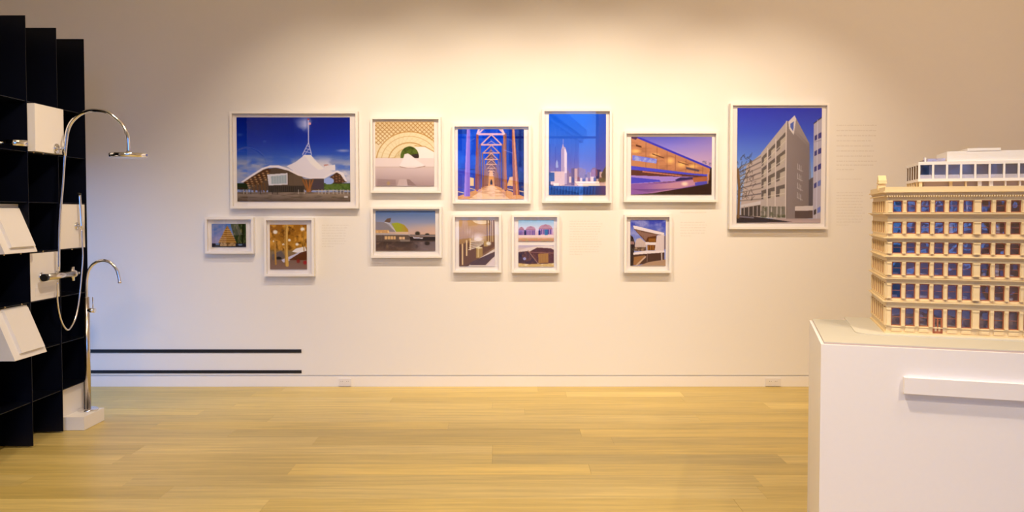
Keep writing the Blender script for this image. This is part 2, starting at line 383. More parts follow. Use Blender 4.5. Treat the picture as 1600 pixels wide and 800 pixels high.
def art_tent():                       # tent-roofed museum under a deep blue sky
    A = Art((137, 103, 918, 688), 300, 1)
    A.vgrad([(103, '081A78'), (260, '0E2C94'), (400, '3B5FB0'), (500, '6F86BC'), (600, '8C97B8')])
    m = A.band(395, 560, 70); A.cloud(m, 'A9A5AC', 120, 40, .35, .62, .9); A.cloud(m * (A.X > 650), 'D8CDC8', 90, 40, .35, .6, .9)
    A.cloud(A.band(110, 190, 50) * np.clip(1 - abs(A.X - 610) / 90, 0, 1), 'B4B4D0', 50, 60, .3, .6, .95)
    A.ell(870, 335, 60, 14, 'AAA6BC', .7, .8); A.ell(330, 270, 20, 12, '5566A8', .6, .8); A.ell(160, 225, 30, 16, '4A60A8', .5, .8)
    A.rect(137, 560, 918, 605, '26301C'); A.cloud(A.band(588, 620, 6), '3A2E20', 20, 20)
    A.rect(735, 565, 918, 606, '5B6E2A'); A.cloud(A.band(565, 606, 6) * (A.X > 735), '38501A', 18, 14)
    A.poly([(200, 560), (300, 470), (400, 452), (520, 480), (600, 530), (700, 530), (735, 530), (735, 610), (240, 610)], '55402E')
    A.poly([(350, 500), (590, 500), (590, 580), (350, 580)], '5E4A38')
    for i in range(14): A.line([(500 + i * 8, 500), (500 + i * 8, 580)], 2.5, '7A624A', .7)
    A.poly([(655, 530), (735, 528), (735, 605), (655, 605)], '4A3C40')
    A.rect(350, 578, 600, 628, '2C241E')
    for i in range(22): A.line([(352 + i * 14, 580), (352 + i * 14, 628)], 2.5, '7A6650', .75)
    A.poly([(164, 553), (300, 470), (352, 455), (372, 470), (345, 520), (300, 570), (235, 572)], '4A2A14')
    for i in range(6):
        for j in range(4): A.ell(205 + i * 28 + j * 6, 548 - i * 14 + j * 15, 9, 5, 'C09058', .85)
    A.poly([(775, 520), (830, 480), (860, 490), (895, 553), (840, 562), (800, 560)], '4A2C1C')
    for i in range(4):
        for j in range(3): A.ell(800 + i * 22, 508 + j * 18 + abs(i - 2) * 4, 7, 5, 'A07048', .8)
    A.ell(770, 545, 34, 24, '98A8D0', 1)
    A.poly([(480, 442), (540, 415), (585, 380), (600, 364), (648, 364), (672, 400), (720, 440), (770, 470), (800, 480), (740, 520), (640, 524), (560, 500)], 'E2D5CE')
    A.put(A.pm([(600, 364), (648, 364), (700, 425), (740, 460), (700, 470), (650, 430)]), 'F2E6DE', .7)
    A.poly([(163, 552), (240, 500), (310, 455), (370, 436), (430, 438), (500, 462), (570, 500), (640, 518), (730, 520), (780, 490), (830, 472), (870, 490), (897, 552), (880, 545), (850, 500), (825, 486), (790, 502), (735, 530), (640, 528), (560, 508), (490, 474), (420, 452), (365, 452), (320, 466), (240, 515), (180, 556)], 'EBDCD2')
    A.poly([(740, 440), (815, 432), (815, 472), (745, 472)], 'E6D8CC'); A.poly([(735, 432), (765, 428), (768, 436), (740, 442)], 'B05A48', .6)
    A.line([(632, 120), (632, 285)], 6, 'D8CDD8'); A.line([(632, 280), (590, 362)], 5, 'DDD2D4'); A.line([(632, 280), (652, 362)], 5, 'DDD2D4')
    for y in (300, 320, 340): A.line([(632 - (y - 280) * .5, y), (632 + (y - 280) * .24, y + 10)], 4, 'CFC6D0')
    A.line([(606, 362), (640, 315)], 4, 'C8C0D0'); A.ell(642, 148, 9, 9, 'E8A0A0'); A.ell(632, 118, 7, 5, 'C03838')
    A.poly([(345, 500), (486, 490), (486, 570), (356, 576)], 'D8CFC4'); A.poly([(372, 512), (478, 503), (478, 563), (374, 565)], '9FA8A4')
    for i in range(5): A.line([(390 + i * 18, 510), (390 + i * 18, 563)], 2, 'D4CCC0')
    for (a, b_, cc) in ((590, 640, 0), (612, 640, 0), (660, 636, 0), (640, 640, 0)): A.line([(a, 540), (b_ - 8, 628)], 8, 'A8642C')
    A.line([(590, 535), (618, 590), (618, 628)], 9, '8A5426'); A.line([(662, 535), (640, 590), (645, 628)], 8, '9A5C2A')
    for x in (250, 275, 305, 325): A.line([(x, 560), (x + 8, 628)], 8, '6B4522')
    A.vgrad([(622, '86705A'), (640, '8F7A64'), (688, '5E4C3C')], ((A.Y > 622)).astype(float))
    A.cloud(A.band(622, 688, 6), '4F4030', 60, 10, .45, .75, .7)
    for x in (183, 205, 232, 297, 415, 380, 560, 600, 700, 722, 745, 770, 800, 826, 850, 872, 900): A.line([(x, 606), (x, 634)], 5, '30261E' if x in (297, 415, 380, 232) else 'B9AA94')
    A.line([(660, 610), (918, 612)], 3, 'C8BCA4'); A.rect(875, 650, 900, 662, 'D8CCBC', .8)
    return A
def art_lattice():                    # white disc under a timber lattice vault
    A = Art((133, 150, 590, 653), 170, 2)
    A.vgrad([(150, 'E2C690'), (300, 'EAD4A4'), (430, 'E4CCA8'), (445, 'E0C8B4'), (653, 'B09488')])
    for k in range(26):
        t = -200 + k * 34
        A.line([(t, 150), (t + 190, 330)], 5, 'A06A2C', .85); A.line([(t + 200, 150), (t + 20, 330)], 5, 'A87434', .8)
    for i in range(5): A.line([(133, 165 + i * 18), (590, 155 + i * 20)], 3, 'A87840', .5)
    for r in (0, 1):
        m = (np.hypot((A.X - 390) / 260, (A.Y - 470) / 240) < 1) if r == 0 else None
        if r == 0: A.put(m.astype(float) * (A.Y < 430), 'EAD6A6', .92)
    for k in range(18):
        a = math.pi * (.5 + k * .03); A.line([(400 - k * 12, 440), (390 + 262 * math.cos(math.pi + k * math.pi / 17), 470 - 240 * math.sin(k * math.pi / 17))], 2.5, 'C8A868', .5)
    for q in (235, 200, 150, 110):
        pts = [(400 + q * 1.1 * math.cos(t), 465 - q * math.sin(t)) for t in np.linspace(.1, math.pi - .1, 30)]; A.line(pts, 7 if q in (235, 150) else 3, 'B8843A', .9)
    A.poly([(440, 350), (520, 345), (590, 385), (590, 435), (470, 435)], 'F2E4D0'); A.line([(440, 338), (520, 345), (590, 385)], 6, 'C08E48')
    A.ell(400, 420, 71, 76, '5C6A22'); A.cloud((np.hypot((A.X - 400) / 71, (A.Y - 420) / 76) < 1).astype(float), '32400F', 30, 30)
    A.poly([(400, 410), (470, 400), (470, 440), (400, 440)], '3A2A28')
    A.poly([(133, 436), (350, 436), (360, 405), (385, 397), (410, 412), (440, 436), (590, 434), (590, 500), (133, 500)], 'E8D2C2')
    A.poly([(320, 500), (350, 440), (366, 405), (400, 405), (440, 440), (520, 495), (420, 512)], 'F2DFD0')
    A.line([(325, 501), (370, 510), (440, 512), (518, 497)], 6, '9A7A66')
    A.vgrad([(500, 'D8BFB2'), (560, 'C8AEA4'), (653, 'A88C84')], np.clip((A.Y - 508) / 10, 0, 1))
    A.poly([(325, 500), (518, 496), (440, 510), (380, 510)], 'EBD6C8')
    for i in range(6): A.line([(150, 600 + i * 9), (290, 606 + i * 8)], 4, '84685E', .8); A.line([(378, 602 + i * 8), (400 + i * 9, 604 + i * 8)], 4, '6E5448', .9)
    A.poly([(320, 600), (375, 600), (385, 653), (300, 653)], 'C8AEA2'); A.ell(235, 630, 16, 20, 'C09A50', .6, .6)
    return A
def art_colonnade():                  # blue night colonnade of paper tubes
    A = Art((120, 198, 605, 710), 210, 3)
    A.vgrad([(198, '0636B8'), (400, '0A3CC0'), (560, '2C3AA8'), (710, '5A3A78')])
    A.put(np.clip((A.X - 440) / 120, 0, 1), '161650', .85)
    A.cloud(((A.X > 450)).astype(float), '3A3C98', 60, 60, .5, .8, .7); A.cloud(((A.X < 300)).astype(float), '2A64D8', 90, 60, .5, .8, .6)
    A.rect(120, 200, 200, 232, '0A1E78', .7); A.line([(120, 488), (270, 494)], 4, '10206A')
    A.poly([(120, 490), (185, 490), (185, 655), (120, 655)], '4038B0', .6)
    A.poly([(290, 640), (340, 400), (362, 330), (385, 400), (440, 640)], '7A4420', .85)
    A.poly([(340, 620), (352, 500), (375, 500), (392, 620)], 'E8A450', .9)
    A.poly([(120, 710), (120, 690), (330, 612), (400, 612), (605, 690), (605, 710)], 'D89A50'); A.poly([(200, 710), (345, 612), (385, 612), (500, 710)], 'ECC08C')
    A.cloud(A.band(615, 710, 8), 'A87040', 50, 12, .5, .8, .6)
    A.poly([(205, 548), (238, 556), (238, 612), (205, 612)], 'E8C488'); A.poly([(500, 548), (530, 545), (530, 615), (480, 612)], 'E0B070')
    for x, y in ((140, 660), (220, 635), (500, 640), (590, 655)): A.line([(x - 18, y - 6), (x + 24, y + 4)], 6, 'F0C888', .9)
    # trusses going away
    s_ = 1.; cx, cy = 366, 585
    for i in range(9):
        k = .78 ** i; hw = 98 * k; yb = cy - 350 * k; yt = cy - 350 * k - 95 * k
        cc = ['D9A8B8', 'D8A098', 'D09070', 'D8A070', 'E0A868', 'E4B070', 'E8B878', 'ECC088', 'F0C890'][i]; wd = max(3, 15 * k)
        A.line([(cx - hw, yb), (cx + hw, yb)], wd, cc); A.line([(cx - hw, yb), (cx, yt)], wd * .8, cc); A.line([(cx + hw, yb), (cx, yt)], wd * .8, cc)
        if i: A.line([(cx - hw * .5, yb), (cx, yt + 60 * k)], wd * .45, cc, .8); A.line([(cx + hw * .5, yb), (cx, yt + 60 * k)], wd * .45, cc, .8)
    for i in range(8, -1, -1):
        k = .78 ** i; hw = 100 * k; yt = cy - 350 * k; yb = cy + 60 * k; wd = max(3, 15 * k)
        A.line([(cx - hw - 4, yt), (cx - hw - 4, yb)], wd, ['7A5090', '6A4058', '8A5838', '986038', 'A06838', 'A87040', 'B07848', 'B88050', 'C09060'][i])
        A.line([(cx + hw + 4, yt), (cx + hw + 4, yb)], wd, ['7A4838', '6E4434', '805030', '906038', 'A06838', 'A87040', 'B07848', 'B88050', 'C09060'][i])
    A.poly([(188, 198), (210, 198), (210, 690), (165, 690)], '8A68C8'); A.poly([(188, 198), (196, 198), (180, 690), (165, 690)], 'B08AD8', .7)
    A.poly([(516, 198), (534, 198), (572, 680), (524, 680)], '9A5422'); A.poly([(524, 198), (534, 198), (560, 680), (548, 680)], 'E09A50', .8)
    A.poly([(256, 230), (272, 230), (278, 640), (246, 640)], '8A4A38'); A.poly([(452, 230), (464, 230), (484, 640), (456, 640)], 'A86428')
    A.poly([(256, 235), (270, 198), (284, 198), (272, 240)], 'D8B0C0'); A.poly([(452, 240), (438, 198), (450, 198), (468, 235)], 'E0B8B0')
    A.line([(200, 290), (245, 265)], 4, '6A78C8', .7); A.line([(460, 350), (520, 372)], 5, '8A80B8', .7); A.line([(480, 265), (520, 285)], 4, '7070B0', .7)
    A.rect(359, 578, 373, 604, '1E1210'); A.ell(366, 572, 5, 6, '1E1210')
    return A
def art_skyline():                    # evening skyline with a stepped tower
    A = Art((130, 85, 550, 680), 180, 4)
    A.vgrad([(85, '0A52CC'), (260, '2A58C0'), (420, '5458AC'), (520, '7A66A0'), (560, '806470')])
    A.put(np.clip((A.X - 380) / 150, 0, 1) * (A.Y < 520), '4A4698', .45)
    r = random.Random(5); x = 130
    while x < 550:
        wd = r.uniform(14, 34); h = r.uniform(480, 530); cc = r.choice(['D0A898', '8A6C80', '3E3458', 'E8C4A4', '6A5070', '2E2C58']); A.rect(x, h, x + wd, 620, cc)
        for yy in range(int(h) + 6, 600, 9): A.line([(x + 3, yy), (x + wd - 3, yy)], 2, '54486A', .6)
        x += wd * .8
    A.poly([(222, 600), (222, 345), (228, 325), (235, 300), (240, 325), (252, 332), (260, 365), (264, 600)], 'B49CB0'); A.poly([(244, 340), (254, 345), (262, 370), (262, 520), (246, 520)], 'E0CCD0')
    A.line([(236, 300), (236, 272)], 3, 'A898C0'); A.line([(232, 340), (232, 520)], 3, '7A6C98'); A.line([(241, 340), (241, 520)], 2, '84769C')
    A.poly([(182, 480), (182, 445), (190, 420), (198, 445), (200, 480)], '98A0C8')
    A.poly([(437, 545), (437, 500), (452, 480), (472, 478), (486, 500), (486, 540)], '7C5060'); A.poly([(437, 520), (450, 490), (470, 490), (470, 545), (440, 545)], '946070')
    A.poly([(514, 530), (545, 470), (550, 465), (550, 560), (520, 560)], '5A4A3C')
    A.rect(144, 508, 246, 602, 'DDBDB4')
    for yy in range(516, 598, 10): A.line([(150, yy), (242, yy)], 2, 'A88C98', .6)
    A.rect(130, 515, 172, 580, '3A4E88'); A.rect(165, 592, 205, 612, 'F0DCC8')
    for i in range(12): A.rect(280 + i * 20, 545 + (i * 7) % 18, 296 + i * 20, 590, ['E0C4B0', '4A4470', 'C8A8A0', '8A5050'][i % 4])
    A.poly([(320, 580), (500, 580), (505, 612), (350, 615)], 'F0DCC4'); A.line([(330, 596), (500, 598)], 3, 'B89CA0')
    A.ell(525, 570, 40, 22, '6A5A3C', 1, .5)
    A.vgrad([(612, '1E3C88'), (680, '16306E')], (A.Y > 612).astype(float)); A.put(np.clip((A.X - 430) / 100, 0, 1) * (A.Y > 612), '5A3E60', .9)
    for i in range(16): A.line([(140 + i * 22, 618), (136 + i * 22, 680)], 5, '3E6EC0', .6)
    A.line([(250, 612), (420, 616)], 5, 'C8B0B8', .8)
    return A
def art_box_house():                  # long lit building at dusk with mirrored water
    A = Art((148, 138, 872, 652), 240, 5)
    A.vgrad([(138, '5A5AB8'), (220, '8478C4'), (330, 'B498BC'), (410, 'D8B4B0'), (652, '6A4440')])
    A.put(np.clip((A.X - 500) / 350, 0, 1) * (A.Y < 420), 'B890A8', .4)
    A.cloud(A.band(340, 430, 20) * (A.X > 780), '7A6A8A', 20, 16)
    A.poly([(148, 138), (210, 145), (500, 275), (850, 412), (830, 480), (148, 420)], 'BC7E54')
    A.cloud(A.pm([(148, 170), (840, 430), (830, 470), (148, 400)]), '8A5838', 120, 20, .5, .8, .6)
    for (x, y, rx, ry) in ((190, 265, 60, 26), (360, 300, 60, 26), (500, 350, 50, 40), (600, 385, 60, 36), (700, 400, 60, 24)): A.ell(x, y, rx, ry, 'F4C068', .9, .9)
    for x in (280, 380, 470, 545, 640, 720, 790): A.line([(x, 190 + (x - 280) * .42), (x, 430 + (x - 280) * .08)], 4, '7A4A34', .8)
    A.poly([(160, 300), (380, 335), (375, 375), (160, 345)], '6A70E0'); A.cloud(A.pm([(160, 300), (380, 335), (375, 375), (160, 345)]), '9AA0E8', 25, 25)
    A.poly([(190, 205), (243, 220), (243, 236), (190, 222)], '5A3020'); A.line([(340, 290), (440, 325)], 9, '6A3E2C'); A.line([(570, 360), (660, 388)], 7, '6A3E2C')
    A.poly([(640, 405), (760, 430), (755, 448), (645, 425)], '5A4450')
    A.line([(205, 142), (500, 265), (855, 412)], 17, '3A34B0'); A.poly([(148, 138), (210, 140), (190, 165), (148, 150)], '4A2A50')
    A.poly([(148, 395), (400, 425), (700, 462), (832, 472), (830, 488), (700, 488), (400, 458), (148, 430)], '4A46C0')
    A.poly([(148, 430), (830, 488), (830, 560), (148, 560)], '5E3428'); A.poly([(250, 440), (600, 480), (600, 490), (250, 452)], 'B87058')
    A.poly([(148, 480), (500, 490), (710, 492), (560, 530), (300, 548), (148, 556)], 'A080C0'); A.poly([(148, 495), (400, 520), (420, 535), (148, 552)], '4A44B8')
    A.poly([(590, 498), (720, 495), (690, 512), (560, 532), (540, 522)], '352858')
    A.poly([(148, 555), (500, 540), (700, 515), (832, 500), (830, 550), (640, 592), (300, 652), (148, 652)], '8A5A98')
    A.put(np.clip((A.X - 250) / 250, 0, 1) * A.pm([(148, 575), (500, 548), (740, 515), (740, 560), (560, 600), (300, 652), (148, 652)]), 'C89090', .8)
    A.ell(630, 555, 40, 25, 'F4D4B0', .95, .7); A.poly([(720, 545), (830, 530), (830, 555), (725, 578)], '5048A8'); A.poly([(700, 500), (830, 490), (830, 530), (710, 540)], 'A86038')
    for i in range(16): A.line([(150 + i * 10, 600 + i * 2), (240 + i * 24, 608 - i)], 3, '5A3470', .45)
    A.poly([(148, 652), (330, 640), (640, 590), (840, 555), (855, 420), (872, 410), (872, 652)], '352018'); A.line([(845, 420), (845, 520)], 8, 'C87830')
    return A
def art_block():                      # tall concrete block with stacked terraces
    A = Art((108, 65, 572, 690), 260, 6)
    A.vgrad([(65, '3438A8'), (200, '4054B8'), (340, '6484C8'), (450, '90A8CC')])
    A.poly([(130, 600), (160, 380), (240, 315), (245, 660), (130, 660)], 'B8A494')
    for i in range(9): A.line([(120, 570 - i * 22), (242, 560 - i * 29)], 7, '6E625E' if i % 2 else '8A7C70', .9)
    A.poly([(240, 310), (378, 138), (378, 672), (242, 660)], 'B5A494')
    for (x0, x1, dy) in ((244, 270, 0), (280, 316, 0), (324, 372, 0)):
        for i in range(4):
            def L_(x, i): return 172 + i * 96 + (378 - x) * (1.08 - i * .27) + 18
            def B_(x, i): return L_(x, i) + 62 - (378 - x) * .10
            t0, t1, b0, b1 = L_(x0, i), L_(x1, i), B_(x0, i), B_(x1, i)
            A.poly([(x0, t0), (x1, t1), (x1, b1), (x0, b0)], '665A50')
            A.poly([(x0 + (x1 - x0) * .45, t0 * .5 + t1 * .5 + 20), (x1, t1 + 22), (x1, b1), (x0 + (x1 - x0) * .4, b0 - 2)], 'B8A890'); A.line([(x0, b0 - 12), (x1, b1 - 12)], 3, 'D0C0AC')
    for x in (320, 276): A.line([(x, 235 if x == 320 else 285), (x, 665)], 5, 'D2C2B0')
    A.line([(378, 138), (378, 668)], 6, 'DCCCB8')
    A.poly([(380, 140), (384, 135), (505, 262), (505, 668), (380, 672)], '8A7A70'); A.poly([(424, 110), (505, 258), (500, 280), (395, 175), (388, 145)], '96867C')
    A.put(np.clip((A.X - 400) / 120, 0, 1) * A.pm([(380, 140), (505, 262), (528, 640), (380, 672)]), '75665E', .6)
    A.poly([(388, 140), (422, 106), (430, 125), (418, 212), (392, 178)], 'D8C8B8'); A.poly([(398, 152), (418, 138), (415, 192), (400, 172)], '5060A0')
    for i in range(4):
        for k in range(3): A.line([(442 + k * 9, 368 + i * 52 + k * 6), (442 + k * 9, 398 + i * 52 + k * 6)], 3, 'C8BCB0', .8)
        A.line([(440, 395 + i * 52), (470, 410 + i * 52)], 3, 'BEB0A4', .7)
    A.poly([(505, 455), (528, 440), (528, 640), (505, 640)], '5A5050')
    A.poly([(528, 152), (572, 118), (572, 672), (528, 672)], 'B4A8AC'); A.line([(528, 150), (572, 116)], 5, '403840')
    for i, y in enumerate((206, 290, 375, 465, 610)):
        A.poly([(532, y + 12), (548, y + 2), (548, y + 30), (532, y + 38)], '403C70' if i < 4 else '4A3E3A'); A.poly([(552, y), (570, y - 10), (570, y + 20), (552, y + 28)], '453F78' if i < 3 else '7078B0')
    A.line([(548, 130), (548, 670)], 2.5, 'D8D0D0'); A.line([(530, 250), (572, 240)], 3, '8A8088')
    A.poly([(430, 600), (530, 596), (530, 622), (430, 626)], 'CDBDB0'); A.rect(430, 624, 528, 665, '5E4A42')
    A.poly([(130, 592), (240, 570), (240, 590), (130, 606)], 'C8BCB0'); A.poly([(135, 610), (238, 592), (238, 655), (135, 650)], '4A4038')
    for x in (150, 175, 200, 222): A.line([(x, 600), (x, 652)], 5, 'A89888')
    A.poly([(245, 600), (376, 600), (376, 662), (245, 656)], '7A7262'); 
    for x in (262, 282, 300, 330, 352): A.line([(x, 600), (x, 660)], 5, 'C2B4A2')
    A.cloud(A.band(600, 662, 8) * ((A.X > 240) & (A.X < 378)), '545438', 20, 18, .5, .7, .8)
    A.vgrad([(650, 'A08C80'), (690, 'C0A498')], np.clip((A.Y - 664) / 6, 0, 1)); A.poly([(108, 645), (200, 655), (420, 685), (108, 690)], '3A2E2A'); A.line([(120, 655), (200, 662)], 8, '7A6E70')
    r = random.Random(3)
    for i in range(90):
        x = 112 + r.random() ** 1.5 * 95; y = 330 + r.random() * 240; A.line([(x, y), (x + r.uniform(-18, 22), y - r.uniform(5, 26))], 2.2, '3A2C24', .8)
    A.line([(118, 660), (122, 500), (112, 400)], 14, '7A5A38'); A.line([(124, 500), (165, 420), (178, 400)], 4, '4A3828')
    return A
def art_hut():                        # stacked timber roof under trees
    A = Art((190, 183, 517, 405), 110, 7)
    A.vgrad([(183, '3C6CA8'), (300, '8088B0'), (405, 'A89098')])
    A.cloud((A.X < 330).astype(float), 'A898A8', 80, 40, .4, .7, .6)
    A.poly([(330, 215), (340, 200), (430, 370), (250, 370)], 'A8702C')
    for i in range(7): A.line([(318 - i * 10, 240 + i * 19), (362 + i * 11, 240 + i * 19)], 6, 'D8A450'); A.line([(322 - i * 10, 250 + i * 19), (366 + i * 10, 250 + i * 19)], 4, '5E3A1A')
    A.poly([(370, 183), (517, 183), (517, 405), (430, 380), (400, 300)], '2E3A1C'); A.cloud(A.pm([(365, 183), (517, 183), (517, 405), (430, 380), (395, 300)]), '6E6A3A', 22, 40, .45, .7)
    A.line([(430, 190), (455, 300), (440, 400)], 12, '4E4A30'); A.line([(490, 183), (480, 400)], 16, '22260F')
    A.rect(190, 368, 517, 405, '2A2830'); A.rect(270, 362, 415, 395, 'B89058'); A.cloud(A.band(362, 395, 4) * (A.X > 265) * (A.X < 420), '6A4828', 14, 20)
    A.ell(245, 375, 18, 10, '6080A8', .8); A.ell(460, 382, 20, 8, '7890A0', .8)
    return A
def art_timber_hall():                # golden woven timber interior
    A = Art((752, 190, 1103, 620), 115, 8)
    A.vgrad([(190, '9A5E10'), (420, 'B07820'), (450, '8A7048'), (540, '80604A'), (620, '8A6A58')])
    A.cloud(A.band(190, 440, 20), 'D89A38', 45, 45, .42, .62, .9); A.cloud(A.band(190, 440, 20), '5E3608', 35, 30, .52, .72, .8)
    for (x, y, q) in ((805, 262, 28), (1062, 235, 26), (938, 340, 18), (880, 380, 14), (1010, 380, 20), (790, 350, 12)): A.ell(x, y, q, q * .9, 'F6E8D0', .95, .5)
    A.poly([(960, 450), (1000, 420), (1085, 400), (1100, 450), (1010, 460)], 'F0E2D0'); A.poly([(860, 530), (1030, 455), (1060, 460), (930, 540), (880, 555)], 'C8C0C8')
    A.poly([(930, 530), (1040, 460), (1103, 440), (1103, 530)], '5E2E14'); A.ell(1020, 540, 20, 24, '8A1E18', .9, .4); A.ell(1085, 555, 24, 22, 'A01C24', .9, .4)
    A.poly([(770, 480), (860, 440), (900, 500), (860, 530), (770, 530)], '6A5A50'); A.ell(835, 512, 28, 14, '1E1A1C')
    A.line([(910, 190), (905, 420), (915, 580)], 30, 'D8A850'); A.line([(902, 190), (897, 580)], 8, 'A87428'); A.line([(800, 330), (808, 570)], 16, 'C08A38'); A.line([(1070, 250), (1075, 440)], 10, 'A87830')
    for i in range(8): A.line([(905, 420 - i * 26), (830 + i * 12, 300 - i * 14)], 3, '6A3E0E', .6)
    return A
def art_river():                      # riverside museum with a green shell roof
    A = Art((115, 130, 735, 548), 190, 9)
    A.vgrad([(130, '4C6A98'), (250, '8C90A4'), (340, 'C4A898'), (390, 'D0A888'), (400, '5A463E'), (548, '5A4034')])
    A.put(np.clip((A.X - 450) / 280, 0, 1) * A.band(280, 385, 60), 'D8AC8C', .7)
    A.poly([(205, 245), (235, 212), (278, 204), (270, 245), (262, 252)], '6A5040')
    A.poly([(115, 245), (215, 250), (325, 350), (115, 340)], '8A8080'); A.line([(215, 250), (260, 265), (330, 352)], 9, 'C8C0B8')
    A.poly([(280, 262), (340, 252), (410, 275), (450, 320), (455, 350), (330, 352)], '9CA028'); A.put(np.clip((A.X - 360) / 80, 0, 1) * A.pm([(280, 262), (340, 252), (410, 275), (450, 320), (455, 350), (330, 352)]), 'B87830', .7)
    for i in range(6): A.line([(300 + i * 24, 258 + i * 3), (345 + i * 20, 350)], 2.5, 'D8D070', .5)
    A.rect(115, 330, 255, 362, 'C89860'); A.cloud(A.band(332, 360, 4) * (A.X < 255), 'F0C880', 20, 20); A.poly([(330, 350), (455, 350), (450, 378), (310, 376)], 'D8B490')
    A.rect(115, 372, 735, 392, '9A8478', .0); A.poly([(115, 360), (460, 375), (735, 388), (735, 396), (115, 382)], 'B0A298')
    A.rect(115, 382, 470, 448, '6A5648')
    for i in range(22): A.line([(122 + i * 16, 384), (122 + i * 16, 445)], 4, '4A3A30', .8)
    A.rect(210, 396, 325, 428, 'D8AC70'); A.rect(360, 400, 420, 426, 'E0B480')
    for x in (240, 270, 300, 390): A.line([(x, 396), (x, 428)], 4, '5A4434')
    A.ell(550, 365, 32, 26, '2A2620', 1, .5); A.ell(650, 375, 28, 15, '2A2822', 1, .5); A.rect(470, 378, 735, 392, '3A322C'); A.line([(460, 386), (735, 388)], 5, 'C0B0A8', .9)
    A.poly([(465, 400), (735, 400), (735, 440), (480, 440)], '2E2626'); A.poly([(500, 402), (610, 408), (600, 420), (510, 416)], 'D0C4C0'); A.rect(370, 432, 470, 456, '8A7868')
    A.vgrad([(445, '3A2C26'), (500, '54403A'), (548, '5E4636')], (A.Y > 450).astype(float)); A.cloud(A.band(450, 548, 6), '8A6A54', 50, 26, .5, .75, .7)
    A.put(np.clip((A.X - 470) / 120, 0, 1) * A.band(450, 548, 10), '8C7C7C', .6); A.ell(650, 468, 36, 26, '2A2020', .9, .5); A.ell(540, 500, 20, 22, '453838', .7, .6); A.ell(235, 500, 18, 40, 'A07848', .5, .8)
    return A
def art_dining():                     # warm dining interior with glasses
    A = Art((107, 148, 450, 590), 120, 10)
    A.vgrad([(148, 'C89C58'), (300, 'B48A4C'), (450, '8A6434'), (590, '5E3E1E')])
    A.ell(330, 140, 95, 48, 'EAD0A0'); A.ell(290, 320, 90, 60, 'F0DCD0', .95, .9); A.ell(290, 330, 50, 22, 'F4E6F0', .9, .5); A.ell(200, 260, 50, 50, 'CFAE88', .7, .9)
    for i in range(5): A.line([(150 + i * 26, 190 + i * 12), (150 + i * 22, 420)], 5, 'A87C44', .6)
    for x, w_ in ((375, 10), (400, 12), (418, 8), (440, 12)): A.line([(x, 148), (x + 4, 370)], w_, '6A4418'); A.line([(x + 8, 148), (x + 10, 360)], 5, 'E8CC90')
    A.poly([(107, 380), (230, 360), (340, 350), (450, 360), (450, 400), (150, 590), (107, 590)], '6E4A20')
    for x, y, h in ((140, 380, 190), (180, 345, 140), (215, 330, 100)): A.line([(x, y), (x, y + h)], 14, 'E0BC80'); A.line([(x - 12, y + 20), (x - 12, y + h)], 8, '5A3810')
    for i in range(5): A.line([(200 + i * 6, 430 - i * 20), (300 + i * 18, 400 - i * 12)], 8, 'F0E0C4', .9)
    A.rect(270, 410, 332, 510, 'A8843C'); A.ell(300, 412, 31, 8, 'E8D4A0'); A.rect(285, 420, 298, 505, 'D8BC78', .8); A.rect(345, 350, 385, 400, 'B08C48'); A.ell(390, 372, 30, 24, 'F0E4CC', .9, .5)
    A.poly([(190, 590), (290, 520), (450, 420), (450, 590)], 'DCC6B0'); A.poly([(215, 578), (215, 552), (450, 448), (450, 490), (360, 578)], '5A4030'); A.poly([(370, 590), (450, 505), (450, 590)], 'E0CCC0')
    return A
def art_domes():                      # three round domed huts
    A = Art((678, 148, 1018, 350), 115, 11)
    A.vgrad([(148, '8CB8D0'), (200, 'C0CCDC'), (240, 'E0CCD4'), (300, 'D8A8B0'), (350, 'C09070')])
    for (cx, cy, rx, ry) in ((708, 240, 26, 26), (796, 240, 46, 34), (938, 232, 64, 42)):
        A.ell(cx, cy, rx, ry, 'C08880'); 
        for t in np.linspace(-.8, .8, 6): A.line([(cx, cy - ry), (cx + t * rx, cy)], 2.5, '8A5058', .6)
        A.rect(cx - rx, cy, cx + rx, cy + 52, 'B88CB0'); 
        for k in range(6): A.rect(cx - rx + k * rx / 3, cy + 6, cx - rx + k * rx / 3 + rx * .16, cy + 50, '4A3C88', .85)
        A.line([(cx - rx, cy), (cx + rx, cy)], 4, '8A4048')
    A.rect(928, 236, 958, 290, '3A70A0'); A.rect(870, 250, 890, 296, '2E2A78'); A.rect(735, 242, 752, 292, '2A2848')
    A.vgrad([(292, 'F0D8C8'), (312, 'E8C8B8'), (325, 'D89868'), (350, 'B88058')], (A.Y > 292).astype(float)); A.cloud(A.band(318, 350, 6), 'A8A860', 30, 14, .5, .7, .7)
    return A
